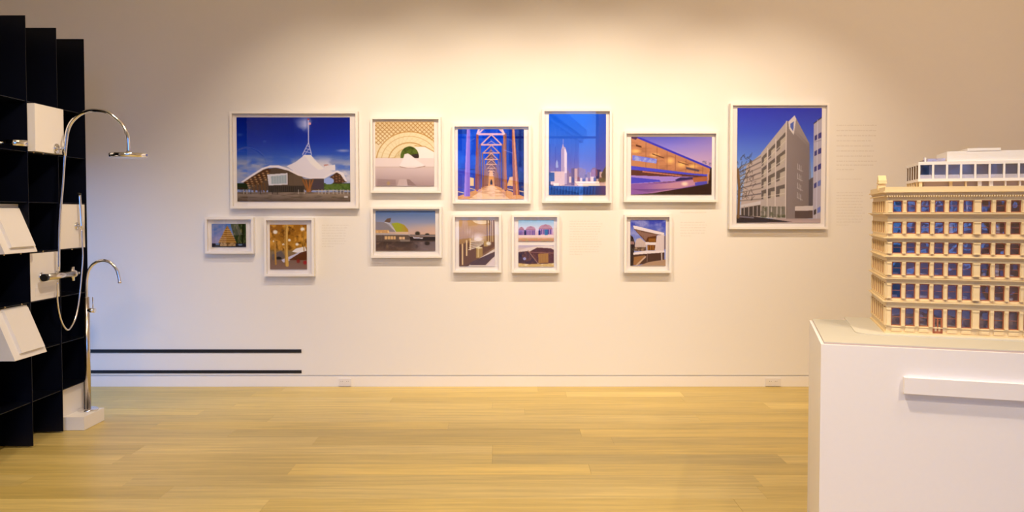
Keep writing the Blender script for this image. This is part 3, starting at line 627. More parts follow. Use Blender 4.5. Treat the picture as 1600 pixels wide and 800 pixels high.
def art_shed():                       # low timber shed beside a camp
    A = Art((678, 390, 1018, 595), 115, 12)
    A.vgrad([(390, 'B8A8B8'), (430, 'D8C0B0'), (480, '8A5A38'), (595, '4A2A14')])
    A.poly([(678, 440), (760, 415), (860, 400), (960, 392), (1018, 400), (1018, 470), (678, 470)], 'E4CFBC')
    A.poly([(775, 455), (860, 412), (990, 420), (1018, 435), (1018, 560), (790, 560)], '5A3018'); A.poly([(678, 455), (775, 445), (860, 560), (678, 560)], '4A2E20')
    A.cloud(A.band(450, 560, 8), '7A4A28', 24, 40, .5, .75, .8); A.poly([(868, 472), (965, 466), (965, 556), (870, 560)], 'A87828')
    for x in (890, 912, 935): A.line([(x, 472), (x, 556)], 2.5, '7A5418', .7)
    A.line([(770, 440), (865, 562)], 6, 'A88060'); A.line([(775, 455), (1018, 466)], 5, 'A06A48'); A.ell(738, 518, 18, 16, 'A0A0C8', .9, .3); A.ell(700, 490, 12, 24, '2A1A18', .8, .4)
    A.poly([(678, 560), (780, 570), (900, 568), (1018, 560), (1018, 595), (678, 595)], 'D0AC60'); A.cloud(A.band(560, 595, 5), 'F0DCA8', 40, 12, .45, .7, .9)
    return A
def art_angular():                    # angular white house against blue sky
    A = Art((155, 145, 495, 585), 120, 13)
    A.vgrad([(145, '3440A8'), (250, '5464B8'), (350, '8C94C4')]); A.cloud(A.band(145, 300, 30), '9C9CC8', 70, 50, .45, .75, .8)
    A.poly([(155, 290), (180, 310), (200, 370), (190, 460), (155, 500)], '2E2428'); A.poly([(155, 350), (190, 352), (195, 380), (155, 380)], '9A7468')
    A.poly([(215, 330), (250, 318), (310, 370), (300, 440), (195, 440), (200, 370)], 'C8B0A0')
    A.poly([(182, 205), (200, 202), (478, 268), (480, 290), (420, 290), (300, 355), (190, 235)], '6A4A3C'); A.poly([(180, 202), (210, 204), (478, 270), (478, 292), (410, 282), (190, 232)], 'EADAD0')
    A.poly([(200, 240), (300, 270), (410, 288), (400, 300), (310, 350)], '98705C', .7)
    A.poly([(320, 312), (405, 298), (400, 362), (300, 360)], '5A3014'); A.rect(330, 325, 395, 355, 'A06828', .7)
    A.poly([(300, 358), (400, 362), (398, 386), (300, 384)], 'E8D8CC'); A.rect(312, 386, 392, 436, '6A3A14'); 
    for x in (330, 350, 372): A.line([(x, 392), (x, 434)], 5, 'C08838')
    A.line([(314, 384), (316, 436)], 8, 'E0D0C8')
    A.poly([(410, 295), (480, 286), (478, 445), (388, 438)], 'DCC8BC'); A.poly([(478, 300), (495, 298), (495, 425), (478, 430)], '7A6A74')
    for i in range(4): A.line([(425 + i * 14, 300), (412 + i * 18, 438)], 2, 'B8A498', .6)
    A.rect(195, 405, 305, 442, '5A4438'); A.cloud(A.band(405, 442, 4) * (A.X > 190) * (A.X < 305), 'A88868', 14, 14)
    A.poly([(180, 460), (300, 440), (480, 440), (484, 458), (180, 480)], 'EADACE'); A.poly([(180, 480), (480, 458), (480, 550), (180, 580)], '4A2E24')
    A.poly([(190, 500), (300, 485), (240, 580), (185, 580)], '9A6A3C'); A.line([(215, 580), (300, 500)], 14, 'C8A888'); A.line([(318, 475), (316, 545)], 5, '9A8070'); A.line([(455, 460), (458, 540)], 12, 'C8B4A4')
    A.poly([(240, 585), (330, 550), (495, 525), (495, 585)], 'B08C6C'); A.rect(155, 460, 182, 585, '2E1E1C')
    return A

PRINT_GAIN = np.array([.98, 1.10, 1.42])     # pigment strength of the prints: read off under the warm lamps, so their own blue is stronger than it looks
def make_print(A, x0, z0, x1, z1, y, parent):
    col = np.clip(A.a, 0, 1); H, W = A.H, A.W
    k = (np.roll(col, 1, 0) + np.roll(col, -1, 0) + np.roll(col, 1, 1) + np.roll(col, -1, 1)) * .11 + col * .56     # the soft focus of a small print
    k[0], k[-1], k[:, 0], k[:, -1] = col[0], col[-1], col[:, 0], col[:, -1]
    l = np.where(k <= .04045, k / 12.92, ((k + .055) / 1.055) ** 2.4) * PRINT_GAIN; l = np.minimum(l, .9)
    ox, oy, oz = OFF[parent.name]
    X, Z = np.meshgrid(np.linspace(x0, x1, W) - ox, np.linspace(z1, z0, H) - oz)
    co = np.stack([X, np.full_like(X, y - oy), Z], -1).reshape(-1, 3)
    idx = np.arange(W * H).reshape(H, W)
    q = np.stack([idx[:-1, :-1], idx[1:, :-1], idx[1:, 1:], idx[:-1, 1:]], -1).reshape(-1)
    # a backing rim gives the sheet its thickness
    me = bpy.data.meshes.new('print'); nv = W * H; nf = (W - 1) * (H - 1)
    back = np.array([[x0 - ox, y - oy + .004, z1 - oz], [x1 - ox, y - oy + .004, z1 - oz], [x1 - ox, y - oy + .004, z0 - oz], [x0 - ox, y - oy + .004, z0 - oz]])
    cr = [0, W - 1, W * H - 1, W * (H - 1)]
    rim = []
    for a in range(4): b_ = (a + 1) % 4; rim += [cr[a], nv + a, nv + b_, cr[b_]]
    loops = np.concatenate([q, np.array(rim)]).astype(np.int32); nfa = nf + 4
    me.vertices.add(nv + 4); me.vertices.foreach_set('co', np.concatenate([co, back]).astype(np.float32).ravel())
    me.loops.add(len(loops)); me.loops.foreach_set('vertex_index', loops); me.polygons.add(nfa)
    me.polygons.foreach_set('loop_start', np.arange(nfa, dtype=np.int32) * 4); me.polygons.foreach_set('loop_total', np.full(nfa, 4, np.int32))
    me.update(calc_edges=True)
    at = me.attributes.new('picture', 'FLOAT_COLOR', 'POINT')
    rgba = np.ones((nv + 4, 4), np.float32); rgba[:nv, :3] = l.reshape(-1, 3); rgba[nv:, :3] = .8; at.data.foreach_set('color', rgba.ravel())
    me.materials.append(M['print']); o = bpy.data.objects.new('print', me); C.objects.link(o); o.parent = parent
    OFF[o.name] = OFF[parent.name]; return o

FD = .052   # how far a frame stands off the wall
def picture(outer, prints, label):
    x0, y0, x1, y1 = outer; f = WY - FD
    a = onY((x0), y1, f); b_ = onY(x1, y0, f); X0, Z0, X1, Z1 = a[0], a[2], b_[0], b_[2]; lw = .019
    t = thing('framed_picture', label, 'picture', ((X0 + X1) / 2, WY, Z0), group='white framed photographs on the wall')
    m = MB()
    for q in ([(X0, Z0), (X1, Z0), (X1 - lw, Z0 + lw), (X0 + lw, Z0 + lw)], [(X1, Z0), (X1, Z1), (X1 - lw, Z1 - lw), (X1 - lw, Z0 + lw)],
              [(X1, Z1), (X0, Z1), (X0 + lw, Z1 - lw), (X1 - lw, Z1 - lw)], [(X0, Z1), (X0, Z0), (X0 + lw, Z0 + lw), (X0 + lw, Z1 - lw)]):
        m.prism(q, 'y', f, WY - .001)
    m.build('frame', 'frame', t, bevel=.0008)
    my = f + .031
    MB().box(X0 + lw, my, Z0 + lw, X1 - lw, my + .004, Z1 - lw).build('mount', 'mount', t)
    for fn, bx in prints:
        p0 = onY(bx[0], bx[3], my - .008); p1 = onY(bx[2], bx[1], my - .008)
        make_print(fn(), p0[0], p0[2], p1[0], p1[2], my - .007, t)
    g = MB().box(X0 + lw, f + .006, Z0 + lw, X1 - lw, f + .008, Z1 - lw).build('glazing', 'glass', t)
    return t
picture((360, 173.7, 558.7, 325.8), [(art_tent, (370.8, 183.2, 546.5, 314.7))], 'largest landscape picture: white tent-roofed museum under deep blue sky')
picture((579, 182.5, 688.6, 301.2), [(art_lattice, (586.6, 190, 678, 290.6))], 'pale picture of a white disc and green arch under a timber lattice vault')
picture((707, 194, 829.5, 318), [(art_colonnade, (715.5, 202, 818.6, 311))], 'square picture of a blue night colonnade with a lone figure at its end')
picture((847, 170, 956.4, 317), [(art_skyline, (857.6, 178, 947, 304.5))], 'blue upright picture of an evening city skyline with a tapering tower')
picture((975, 205, 1122.7, 315.6), [(art_box_house, (986, 214, 1112.5, 304))], 'landscape picture of a long lit house at dusk over violet water')
picture((1140, 161, 1296.5, 358), [(art_block, (1151, 168.7, 1284.4, 348))], 'largest upright picture: pale concrete block with stacked terraces')
picture((320.3, 339.5, 395.5, 396.4), [(art_hut, (331, 349.7, 384, 386))], 'smallest picture, far left: stepped timber roof among dark trees')
picture((413, 340.5, 490, 431.8), [(art_timber_hall, (422, 351, 479, 420.7))], 'small upright picture of a golden woven timber hall with a column')
picture((579.5, 323, 690, 402.7), [(art_river, (587, 329.5, 680, 392))], 'small landscape picture of a riverside museum with a green shell roof')
picture((707.5, 335.5, 783, 426), [(art_dining, (717.4, 344, 773, 416))], 'small upright picture of a warm dining interior with glasses on a counter')
picture((799.5, 335.5, 874, 426.4), [(art_domes, (810, 344, 865.4, 377)), (art_shed, (810, 383.4, 865.4, 416.7))], 'small frame holding two photos: domed huts above, a brown timber shed below')
picture((975.4, 335.5, 1049.7, 426.4), [(art_angular, (985, 343.6, 1040.4, 415))], 'small upright picture of an angular white house against blue sky')

# ------------------------------------------------------------ black shelving at the left, with bathroom fittings
SXF, SXB = -3.052, -3.42
FY = [4.305, 4.64, 4.975, 5.31, 5.65]; FT = .005
LV = [.293 + .318 * i for i in range(7)]
sh = thing('display_shelving', 'tall black open shelving standing out from the wall at the left', 'shelving', (-3.24, 4.98, 0))
for y in FY: MB().box(SXB, y - FT / 2, .012, SXF, y + FT / 2, 2.735).build('divider', 'shelf', sh)
for z in LV: 
    for a, b_ in zip(FY[:-1], FY[1:]):
        if z < .3 and a > 5.3: MB().box(SXB + .01, a + FT / 2, z - .0025, SXF - .006, b_ - FT / 2, z + .0025).build('shelf_board', 'shelf', sh)
        else: MB().box(SXB + .01, a + FT / 2, z - .0025, SXF - .006, b_ - FT / 2, z + .0025).build('shelf_board', 'shelf', sh)
MB().box(SXB + .02, FY[0], .0, SXF - .24, FY[3], .012).build('base_board', 'shelf', sh)
MB().box(SXB, FY[0] + FT / 2, .02, SXB + .01, FY[-1] - FT / 2, 2.735).build('back_panel', 'shelf', sh)

def clips(t, xs, z, X=SXF + .006):
    for y in xs: MB().lathe([(.004, 0), (.005, .004), (.003, .008)], (X, y, z), (1, 0, 0), 10).build('clip', 'brass', t)
# box in the second bay, carries the shower arm bracket
bxA = thing('mounting_box', 'square white box standing proud of the black shelving, behind the curved shower arm', 'display block', (-3.1, 5.14, LV[5] + .004))
MB().box(-3.30, FY[2] + .012, LV[5] + .005, -3.010, FY[3] - .006, LV[6] - .012).build('body', 'corian', bxA, bevel=.0015)
clips(bxA, [5.02, 5.12], LV[5] - .002)
def slab(bay, lv, X, label, th=.10, step=False):
    y0, y1 = FY[bay] + .007, FY[bay + 1] - .007
    t = thing('display_slab', label, 'display block', (X - th / 2, (y0 + y1) / 2, LV[lv] + .004))
    MB().box(X - th, y0, LV[lv] + .005, X, y1, LV[lv + 1] - .008).build('body', 'corian', t, bevel=.0015)
    if step: MB().box(X, y0 + .05, LV[lv] + .03, X + .001, y1 - .05, LV[lv] + .085).build('low_strip', 'outlet', t)  # thin strip low on the slab's face, slightly darker than it
    clips(t, [y0 + .12], LV[lv] - .002 if lv == 3 else LV[lv + 1] + .002); return t
slab(3, 3, -3.062, 'flat white panel in the black shelving holding the hand shower')
slab(2, 2, -3.056, 'flat white panel in the black shelving behind the chrome mixer tap', step=True)
def wedge(lv, xt, xb, lip, label):
    y0, y1 = FY[1] + .008, FY[2] - .006; zb, zt = LV[lv] + .006, LV[lv + 1] - .012
    t = thing('sloping_block', label, 'display block', (-3.1, (y0 + y1) / 2, LV[lv] + .004), group='sloping white blocks in the shelving')
    poly = [(-3.32, zb), (xb, zb), (xb, zb + .006), (xt, zt - lip), (xt, zt), (-3.32, zt)]
    m = MB(); A = [m.bm.verts.new((p[0], y0, p[1])) for p in poly]; B = [m.bm.verts.new((p[0], y1, p[1])) for p in poly]
    m.bm.faces.new(A); m.bm.faces.new(B[::-1])
    for i in range(6): m.bm.faces.new([A[i], B[i], B[(i + 1) % 6], A[(i + 1) % 6]])
    m.build('body', 'corian', t, bevel=.0012)
    # raised plate lying on the slope
    P0 = Vector((xb, 0, zb + .006)); P1 = Vector((xt, 0, zt - lip)); d = (P1 - P0); n = Vector((d.z, 0, -d.x)).normalized()
    if n.x < 0: n = -n
    def S(u, y, h): q = P0 + d * u + n * h; return (q.x, y, q.z)
    pl = MB().hexa([S(.09, y0 + .06, 0), S(.09, y1 - .028, 0), S(.95, y1 - .028, 0), S(.95, y0 + .06, 0), S(.09, y0 + .06, .02), S(.09, y1 - .028, .02), S(.95, y1 - .028, .02), S(.95, y0 + .06, .02)])
    pl.build('raised_plate', 'corian', t, bevel=.0015)
    clips(t, [y0 + .06, y1 - .1], LV[lv + 1] + .002 if lv == 1 else LV[lv] - .002); return t
wedge(3, -3.115, -3.0, .02, 'upper white sloping block with raised plate, left of the hand shower hose')
wedge(1, -3.072, -2.952, .004, 'lower white sloping block with raised plate, jutting from the black shelving')
# stand for the bath filler: back plate and step
st = thing('tub_filler_stand', 'white L-shaped stand on the floor at the end of the black shelving', 'stand', (-3.1, 5.5, 0))
MB().box(-3.16, FY[3] + .008, .092, -3.088, FY[4] - .008, LV[0] - .008).build('back_plate', 'corian', st, bevel=.0012)
MB().box(-3.16, 5.372, .002, -2.943, 5.64, .092).build('step', 'corian', st, bevel=.002)
# free-standing bath filler
bx_, by_ = -3.015, 5.56
tf = thing('tub_filler', 'tall chrome floor-standing tub filler with hooked spout on a white step', 'tap', (bx_, by_, .092))
MB().lathe([(.066, 0), (.068, .003), (.068, .010), (.064, .014), (.03, .016)], (bx_, by_, .0925), seg=36).build('base_disc', 'chrome', tf)
zj = onY(136, 465, by_)[2]
MB().cyl((bx_, by_, .105), (bx_, by_, zj), .0195, 28).lathe([(.0195, 0), (.0185, .003), (.010, .005)], (bx_, by_, zj), seg=28).build('column', 'brushed', tf)
pts = [onY(x + 1, y, by_) for x, y in ((133.8, 468), (134, 450), (135, 435), (138, 422), (146, 412), (159, 407), (172, 410.6), (181, 421), (184.5, 432), (186, 441))]
MB().tube(pts, .0105, 16).build('spout', 'chrome', tf)
MB().cyl(pts[-1] + np.array([0, 0, -.006]), pts[-1] + np.array([0, 0, .008]), .0125, 20).build('nozzle', 'satin', tf)
q = onY(146, 485, by_)
lv = MB().cyl((bx_, by_, q[2]), (q[0] + .012, by_, q[2]), .0165, 24).build('lever', 'chrome', tf)
MB().cyl((q[0] - .003, by_, q[2]), (q[0] - .003, by_, q[2] + .095), .0035, 12).build('handle_pin', 'chrome', lv)
# overhead shower on its riser
RY = 5.21
cu = [onY(x, y, RY) for x, y in ((91.5, 424), (92, 370), (94, 328), (97.5, 289), (100.7, 243), (102.5, 225), (105, 207), (111, 192), (123, 180), (136, 174), (150, 172.3), (167, 175), (180, 184), (191.5, 195), (197.5, 207), (200, 217), (200.8, 238))]
sw = thing('shower_column', 'chrome shower with tall curved riser, round overhead rose and mixer bar', 'shower', tuple(cu[0]))
MB().tube(cu[:6], .0098, 14).build('riser_pipe', 'chrome', sw)
MB().tube(cu[4:15], .0122, 16).build('curved_arm', 'chrome', sw)
MB().tube(cu[14:], .0125, 14).lathe([(.019, 0), (.019, .012), (.012, .02)], tuple(cu[-1] + np.array([0, 0, -.012])), seg=20).build('swivel', 'chrome', sw)
hd = cu[-1]; hx = hd[0]; hz = hd[2] - .022
hs = MB().lathe([(.112, -.013), (.117, -.010), (.118, .011), (.114, .015), (.03, .018)], (hx, RY, hz), seg=48).build('shower_rose', 'chrome', sw)
MB().lathe([(.105, 0), (.105, .0015)], (hx, RY, hz - .0146), seg=40).build('spray_face', 'satin', hs)
bz = onY(97, 232, 5.2)[2]; rx = cu[4][0]
MB().lathe([(.033, 0), (.033, .009), (.028, .011), (.014, .014), (.011, .02)], (-3.010, RY, bz), (1, 0, 0), 28).cyl((-3.0, RY, bz), (rx, RY, bz), .007, 12).build('wall_bracket', 'chrome', sw)
MB().cyl((rx, RY, bz - .035), (rx + .002, RY, bz + .045), .0135, 18).build('bracket_sleeve', 'chrome', sw)
mx_ = MB().cyl((-3.0, 5.06, 1.082), (-3.0, 5.37, 1.082), .021, 28).cyl((-3.0, 5.365, 1.082), (-3.0, 5.385, 1.082), .026, 24).build('mixer_bar', 'satin', sw)
MB().cyl((-3.0, 5.365, 1.035), (-3.0, 5.365, 1.13), .012, 14).cyl((-3.0, 5.385, 1.082), (-3.0, 5.43, 1.082), .005, 12).cyl((-3.0, 5.43, 1.082), (-3.0, 5.44, 1.082), .009, 12).build('lever_handle', 'chrome', mx_)
MB().cyl((-3.0, 5.03, 1.082), (-3.0, 5.06, 1.082), .0235, 28).build('knob', 'black', mx_)
for y in (5.10, 5.28): MB().lathe([(.03, 0), (.03, .006), (.015, .012), (.014, .058)], (-3.056, y, 1.082), (1, 0, 0), 24).build('wall_flange', 'chrome', mx_)
# hand shower with its hose
HY = 5.53
hp = [onY(x, y, HY) for x, y in ((123.8, 304), (125.5, 330), (127.5, 356))]
wbk = thing('hand_shower_holder', 'small round chrome holder on the flat white panel', 'bracket', (-3.062, HY, onY(117, 354, HY)[2]))
hzz = onY(117, 353, HY)[2]; hxx = onY(127, 353, HY)[0]
MB().lathe([(.026, 0), (.026, .008), (.012, .014)], (-3.062, HY, hzz), (1, 0, 0), 26).build('flange', 'chrome', wbk)
MB().cyl((-3.05, HY, hzz), (hxx - .0125, HY, hzz), .006, 12).build('arm', 'chrome', wbk)
hsw = thing('hand_shower', 'slim chrome stick hand shower with a looping hose, held on the white panel', 'hand shower', tuple(hp[-1]))
MB().tube([hp[0], hp[1], hp[2]], .0115, 16).build('handle', 'chrome', hsw)
MB().cyl(hp[0] + np.array([-.001, 0, .001]), hp[0] + np.array([.001, 0, .012]), .014, 18).build('spray_head', 'black', hsw)
hose_px = [(90.3, 440, 5.21), (89.4, 467, 5.22), (92.5, 490, 5.25), (98, 507, 5.29), (105.6, 515.5, 5.35), (112.5, 508, 5.41), (118.6, 494, 5.46), (122.5, 474, 5.49), (125.2, 451, 5.51), (127.5, 425, 5.52), (129, 402, 5.53), (128.3, 376, 5.53), (127.7, 358, 5.53)]
MB().tube([onY(*p) for p in hose_px], .0070, 10).build('hose', 'satin', hsw)
# second shower head, cut by the left edge
c2 = onY(25, 224, 4.86)
s2 = thing('shower_head', 'thick round chrome shower head on a short arm at the left edge', 'shower head', (c2[0], 4.86, c2[2]))
MB().lathe([(.062, -.019), (.066, -.016), (.067, .016), (.062, .019)], (c2[0], 4.86, c2[2]), seg=40).build('head', 'chrome', s2)
MB().cyl((c2[0] - .06, 4.86, c2[2] + .002), (SXB + .018, 4.86, c2[2] + .002), .010, 14).build('arm', 'chrome', s2)
MB().lathe([(.028, 0), (.028, .006), (.012, .012)], (SXB + .0105, 4.86, c2[2] + .002), (1, 0, 0), 22).build('flange', 'chrome', s2)

# ------------------------------------------------------------ plinth with the model building
th = R(17.3); PO = (1.173, 2.973, 0)
pln = thing('plinth', 'waist-high white plinth under the model building', 'plinth', PO, -th, local=True)
MB().box(0, 0, .0, 1.42, .70, 1.0).build('body', 'plinth', pln, bevel=.002)
MB().box(.285, -.022, .836, 1.30, 0, .895).build('text_rail', 'plinth', pln, bevel=.0012)
tb = R(17.8); BO = (1.517, 3.181, 1.012)
mdl = thing('building_model', 'cream scale model of an iron-front corner building with white rooftop storeys', 'model', BO, -tb, local=True)
BW, BD = .642, .452
ca, sa = math.cos(tb - th), math.sin(tb - th)
# street board in the plinth's directions, expressed in the model's axes
def pl2m(u, w_):
    X = PO[0] + u * math.cos(th) + w_ * math.sin(th) - BO[0]; Y = PO[1] - u * math.sin(th) + w_ * math.cos(th) - BO[1]
    return (X * math.cos(tb) - Y * math.sin(tb), X * math.sin(tb) + Y * math.cos(tb))
MB().prism([pl2m(.012, .014), pl2m(1.408, .014), pl2m(1.408, .688), pl2m(.012, .688)], 'z', -.0065, -.004).build('street_board', 'plate', mdl)
MB().prism([pl2m(.012, .014), pl2m(1.408, .014), pl2m(1.408, .688), pl2m(.012, .688)], 'z', -.0118, -.0065).build('shaded_board_edge', 'shade', mdl)  # darker strip: shade on the board's front is put into its colour
arc = []
for k in range(9):
    a = math.pi * (1 + k / 16); arc.append((-.045 + .07 * math.cos(a), .02 + .075 * math.sin(a)))
kerb = [(-.115, BD + .02)] + [(x, y) for x, y in arc] + [(BW + .12, -.055), (BW + .12, BD + .02)]
MB().prism(kerb, 'z', -.004, 0).build('pavement', 'kerb', mdl, bevel=.0006)
ROWS = [(.488, .536), (.403, .4507), (.323, .369), (.2358, .2894), (.1418, .2024), (.0313, .104)]
UC = [.0189 + .0503 * i for i in range(6)] + [.3327 + .0503 * i for i in range(6)]; UW = .0355
SC = [.024 + .0605 * i for i in range(7)]; SWD = .040
# spandrels between the rows, front and side
def ring(m, z0, z1, out, inn=.012):
    m.box(-out, -out, z0, BW, inn, z1); m.box(-out, inn, z0, inn, BD, z1); m.box(BW - inn, inn, z0, BW, BD, z1); m.box(inn, BD - inn, z0, BW - inn, BD, z1)
tops = [.56] + [r[0] for r in ROWS]
for i, (z0, z1) in enumerate(ROWS):
    lo = ROWS[i + 1][1] if i < 5 else 0
    m = MB(); ring(m, lo if i < 5 else 0, z0, 0); m.build('spandrel', 'cream', mdl)
m = MB(); ring(m, .536, .575, 0); m.build('spandrel', 'cream', mdl)
MB().box(.012, .012, .570, BW - .012, BD - .012, .576).build('roof_deck', 'cream', mdl)
def cornice(z0, z1, o1, o2):
    m = MB(); h = z1 - z0
    for k, (f, o) in enumerate(((0, o1 * .5), (.35, o1), (.7, o2))):
        ring(m, z0 + h * f, z0 + h * (f + (.35 if k < 2 else .3)), o, .001)
    return m.build('cornice', 'cream', mdl)
cornice(.556, .574, .008, .018)
m = MB(); ring(m, .574, .591, .012, .004); m.build('parapet', 'cream', mdl)
cornice(.473, .4855, .012, .020)
for (a, b_) in ((.3765, .3875), (.303, .3125), (.2145, .2245), (.1180, .1315)): cornice(a, b_, .008, .015)
for (a, b_) in ((.388, .3905), (.3125, .315), (.2265, .229), (.1325, .135), (.0265, .030), (.4865, .4885)):
    m = MB(); ring(m, a, b_, .0045, .001); m.build('sill_course', 'cream', mdl)
m = MB(); ring(m, 0, .006, .006, .001); m.build('base_course', 'cream', mdl)
m = MB()
x = -.005
while x < BW: m.box(x, -.0145, .551, x + .0048, -.002, .556); x += .0088
y = .004
while y < BD: m.box(-.0135, y, .5525, -.002, y + .0042, .5562); y += .0078
m.build('dentils', 'cream', mdl, kind='stuff')
# pilasters, one mesh per storey shared along it
def pilaster_mesh(h, wd):
    m = MB(); m.box(-wd / 2, -.003, 0, wd / 2, .012, h); m.box(-wd * .30, -.0065, 0, wd * .30, -.003, h)
    m.box(-wd * .42, -.009, 0, wd * .42, -.0005, h * .09); m.box(-wd * .42, -.009, h * .88, wd * .42, -.0005, h); m.box(-wd * .36, -.008, h * .80, wd * .36, -.0005, h * .84)
    return m
def share(proto, loc, rz, par):
    c = proto.copy(); C.objects.link(c); c.parent = par; c.location = loc; c.rotation_euler = (0, 0, rz)
    for ch in proto.children:
        d = ch.copy(); C.objects.link(d); d.parent = c
    return c
gaps = [(UC[i] + UW + UC[i + 1]) / 2 for i in range(5)] + [(UC[i] + UW + UC[i + 1]) / 2 for i in range(6, 11)]
for ri, (z0, z1) in enumerate(ROWS):
    h = z1 - z0
    P = pilaster_mesh(h, .0150).build('pilaster', 'cream', mdl); P.location = (gaps[0], 0, z0)
    for g in gaps[1:]: share(P, (g, 0, z0), 0, mdl)
    m = MB(); m.box(-.0135, -.004, 0, .0135, .012, h); m.box(-.0105, -.010, 0, .0105, -.004, h); m.box(-.0125, -.0125, 0, .0125, -.004, h * .08); m.box(-.0125, -.0125, h * .9, .0125, -.004, h)
    Q = m.build('pier', 'cream', mdl); Q.location = ((UC[5] + UW + UC[6]) / 2, 0, z0)
    m = MB(); m.box(-.003, -.003, z0, .0185, .0185, z1); m.box(.002, -.007, z0, .0155, -.003, z1); m.box(.0005, -.0095, z1 - h * .12, .017, -.003, z1); m.box(.0005, -.0095, z0, .017, -.003, z0 + h * .1)
    m.box(-.007, .002, z0, -.003, .0155, z1); m.build('corner_pier', 'cream', mdl)
    MB().box(UC[-1] + UW, -.004, z0, BW, .012, z1).build('corner_pier', 'cream', mdl)
    # side pilasters
    m = MB(); m.box(-.0102, 0, 0, .0102, .020, h); m.lathe([(.0026, 0), (.0021, h * .1), (.0019, h * .88), (.0027, h * .9), (.0028, h)], (0, -.0016, 0), seg=10); m.box(-.005, -.0042, 0, .005, 0, h * .06)
    m.box(-.005, -.0042, h * .93, .005, 0, h); S = m.build('pilaster', 'cream', mdl)
    sg = [(SC[i] + SWD + SC[i + 1]) / 2 for i in range(6)]
    S.location = (0, sg[0], z0); S.rotation_euler = (0, 0, -math.pi / 2)
    for g in sg[1:]: share(S, (0, g, z0), -math.pi / 2, mdl)
    MB().box(-.004, SC[-1] + SWD, z0, .012, BD, z1).build('corner_pier', 'cream', mdl)
    MB().box(0, .0185, z0, .012, SC[0], z1).build('reveal', 'cream', mdl) if SC[0] > .0185 else None
# windows
def window_proto(wd, h, door=False, ground=False, pane='pane', j0=.003, j1=.008):
    m = MB(); f = .0034
    m.box(0, j0, 0, f, j1, h); m.box(wd - f, j0, 0, wd, j1, h); m.box(f, .003, h - f, wd - f, .008, h); m.box(f, .003, 0, wd - f, .008, f)
    # the small chamfers that round the upper corners
    for s in (0, 1):
        x0 = f if s == 0 else wd - f; d = .004 if s == 0 else -.004
        m.prism([(x0, h - f), (x0 + d, h - f), (x0, h - f - .004)], 'y', .003, .007)
    ml = h * (.52 if not ground else .47)
    m.box(f, .004, ml, wd - f, .0075, ml + .0016)
    if door:
        m.box(f, .003, h * .62, wd - f, .0085, h * .65); m.box(wd / 2 - .0025, .003, 0, wd / 2 + .0025, .0085, h * .62); m.box(f, .0035, f, wd - f, .008, h * .13)
        m.box(f, .0035, f, f + .004, .008, h * .62); m.box(wd - f - .004, .0035, f, wd - f, .008, h * .62)
    W = m.build('door' if door else 'window', 'mullion', mdl)
    MB().box(f, .0062, f, wd - f, .0068, h - f).build('pane', pane, W)
    return W
door_i = 3
for ri, (z0, z1) in enumerate(ROWS):
    W = window_proto(UW, z1 - z0, ground=ri == 5); first = True
    for ci, u in enumerate(UC):
        if ri == 5 and ci == door_i: continue
        if first: W.location = (u, 0, z0); first = False
        else: share(W, (u, 0, z0), 0, mdl)
    S = window_proto(SWD, z1 - z0, ground=ri == 5, pane='shaded_pane', j0=.0006, j1=.0125); S.location = (0, SC[0] + SWD, z0); S.rotation_euler = (0, 0, -math.pi / 2)  # side panes are matte and dark: recess shade as colour
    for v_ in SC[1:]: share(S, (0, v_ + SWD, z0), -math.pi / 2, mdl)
D = window_proto(UW, .104 - .002, door=True); D.location = (UC[door_i], -.0045, .002)
# bulkhead panels under the shop windows
bp = None
for ci, u in enumerate(UC):
    if ci == door_i: continue
    if bp is None: bp = MB().box(0, -.0028, .009, UW, 0, .023).build('bulkhead_panel', 'cream', mdl); bp.location = (u, 0, 0)
    else: share(bp, (u, 0, 0), 0, mdl)
# inside: floors, a brown core and pale desks
for z0, z1 in ROWS[:5]: MB().box(.0125, .0125, z0 - .010, BW - .0125, BD - .0125, z0 - .004).build('floor_slab', 'inner', mdl)
MB().box(.060, .060, .0, BW - .02, BD - .02, .560).build('core', 'inner', mdl)
MB().box(.0125, .026, .001, BW - .02, .030, .118).build('blind', 'shade', mdl); MB().box(.0125, .031, .001, .0165, BD - .02, .118).build('blind', 'shade', mdl)
r = random.Random(11)
for row in (4, 3):
    z = ROWS[row][0] - .004
    for ci, u in enumerate(UC):
        if r.random() < .8: MB().box(u + r.uniform(0, .012), .020 + r.uniform(0, .02), z + .0002, u + r.uniform(.02, .034), .056, z + r.uniform(.010, .019)).build('desk', 'model_white', mdl)
for (row, ci) in ((1, 4), (1, 7), (3, 7), (0, 5)):
    z = ROWS[row][0] - .004; MB().box(UC[ci] + (.002 if ci != 5 else .015), .020, z + .0002, UC[ci] + .02, .024, z + .055).build('screen_wall', 'model_white', mdl)
# roof: ornament on the side front, white rooftop storeys
m = MB(); v0 = .19
m.box(-.012, v0 - .020, .575, .014, v0 + .020, .610); m.box(-.016, v0 - .026, .610, .018, v0 + .026, .6145)
m.prism([(v0 - .024, .6145), (v0 + .024, .6145), (v0 + .024, .624), (v0, .6455), (v0 - .024, .624)], 'x', -.014, .017); m.box(-.0155, v0 - .020, .580, -.012, v0 - .008, .604); m.box(-.0155, v0 + .008, .580, -.012, v0 + .020, .604)
m.build('gabled_ornament', 'cream', mdl)
PU0, PU1, PV0, PV1 = .126, .600, .100, .400
ph = MB().box(PU0 - .0, PV0, .6145, PU1, PV1, .6262).box(PU0, PV0, .683, PU1, PV1, .6956).build('rooftop_storey', 'model_white', mdl)
MB().box(PU0 + .03, PV0 + .035, .576, PU1 - .02, PV1 - .02, .6143).build('core', 'shade', ph)
MB().box(PU0 + .05, PV0 + .055, .6264, PU1 - .03, PV1 - .03, .6828).build('core', 'grey_inner', ph)
pitch = .0508; n = int((PU1 - PU0) / pitch) + 1; post = None
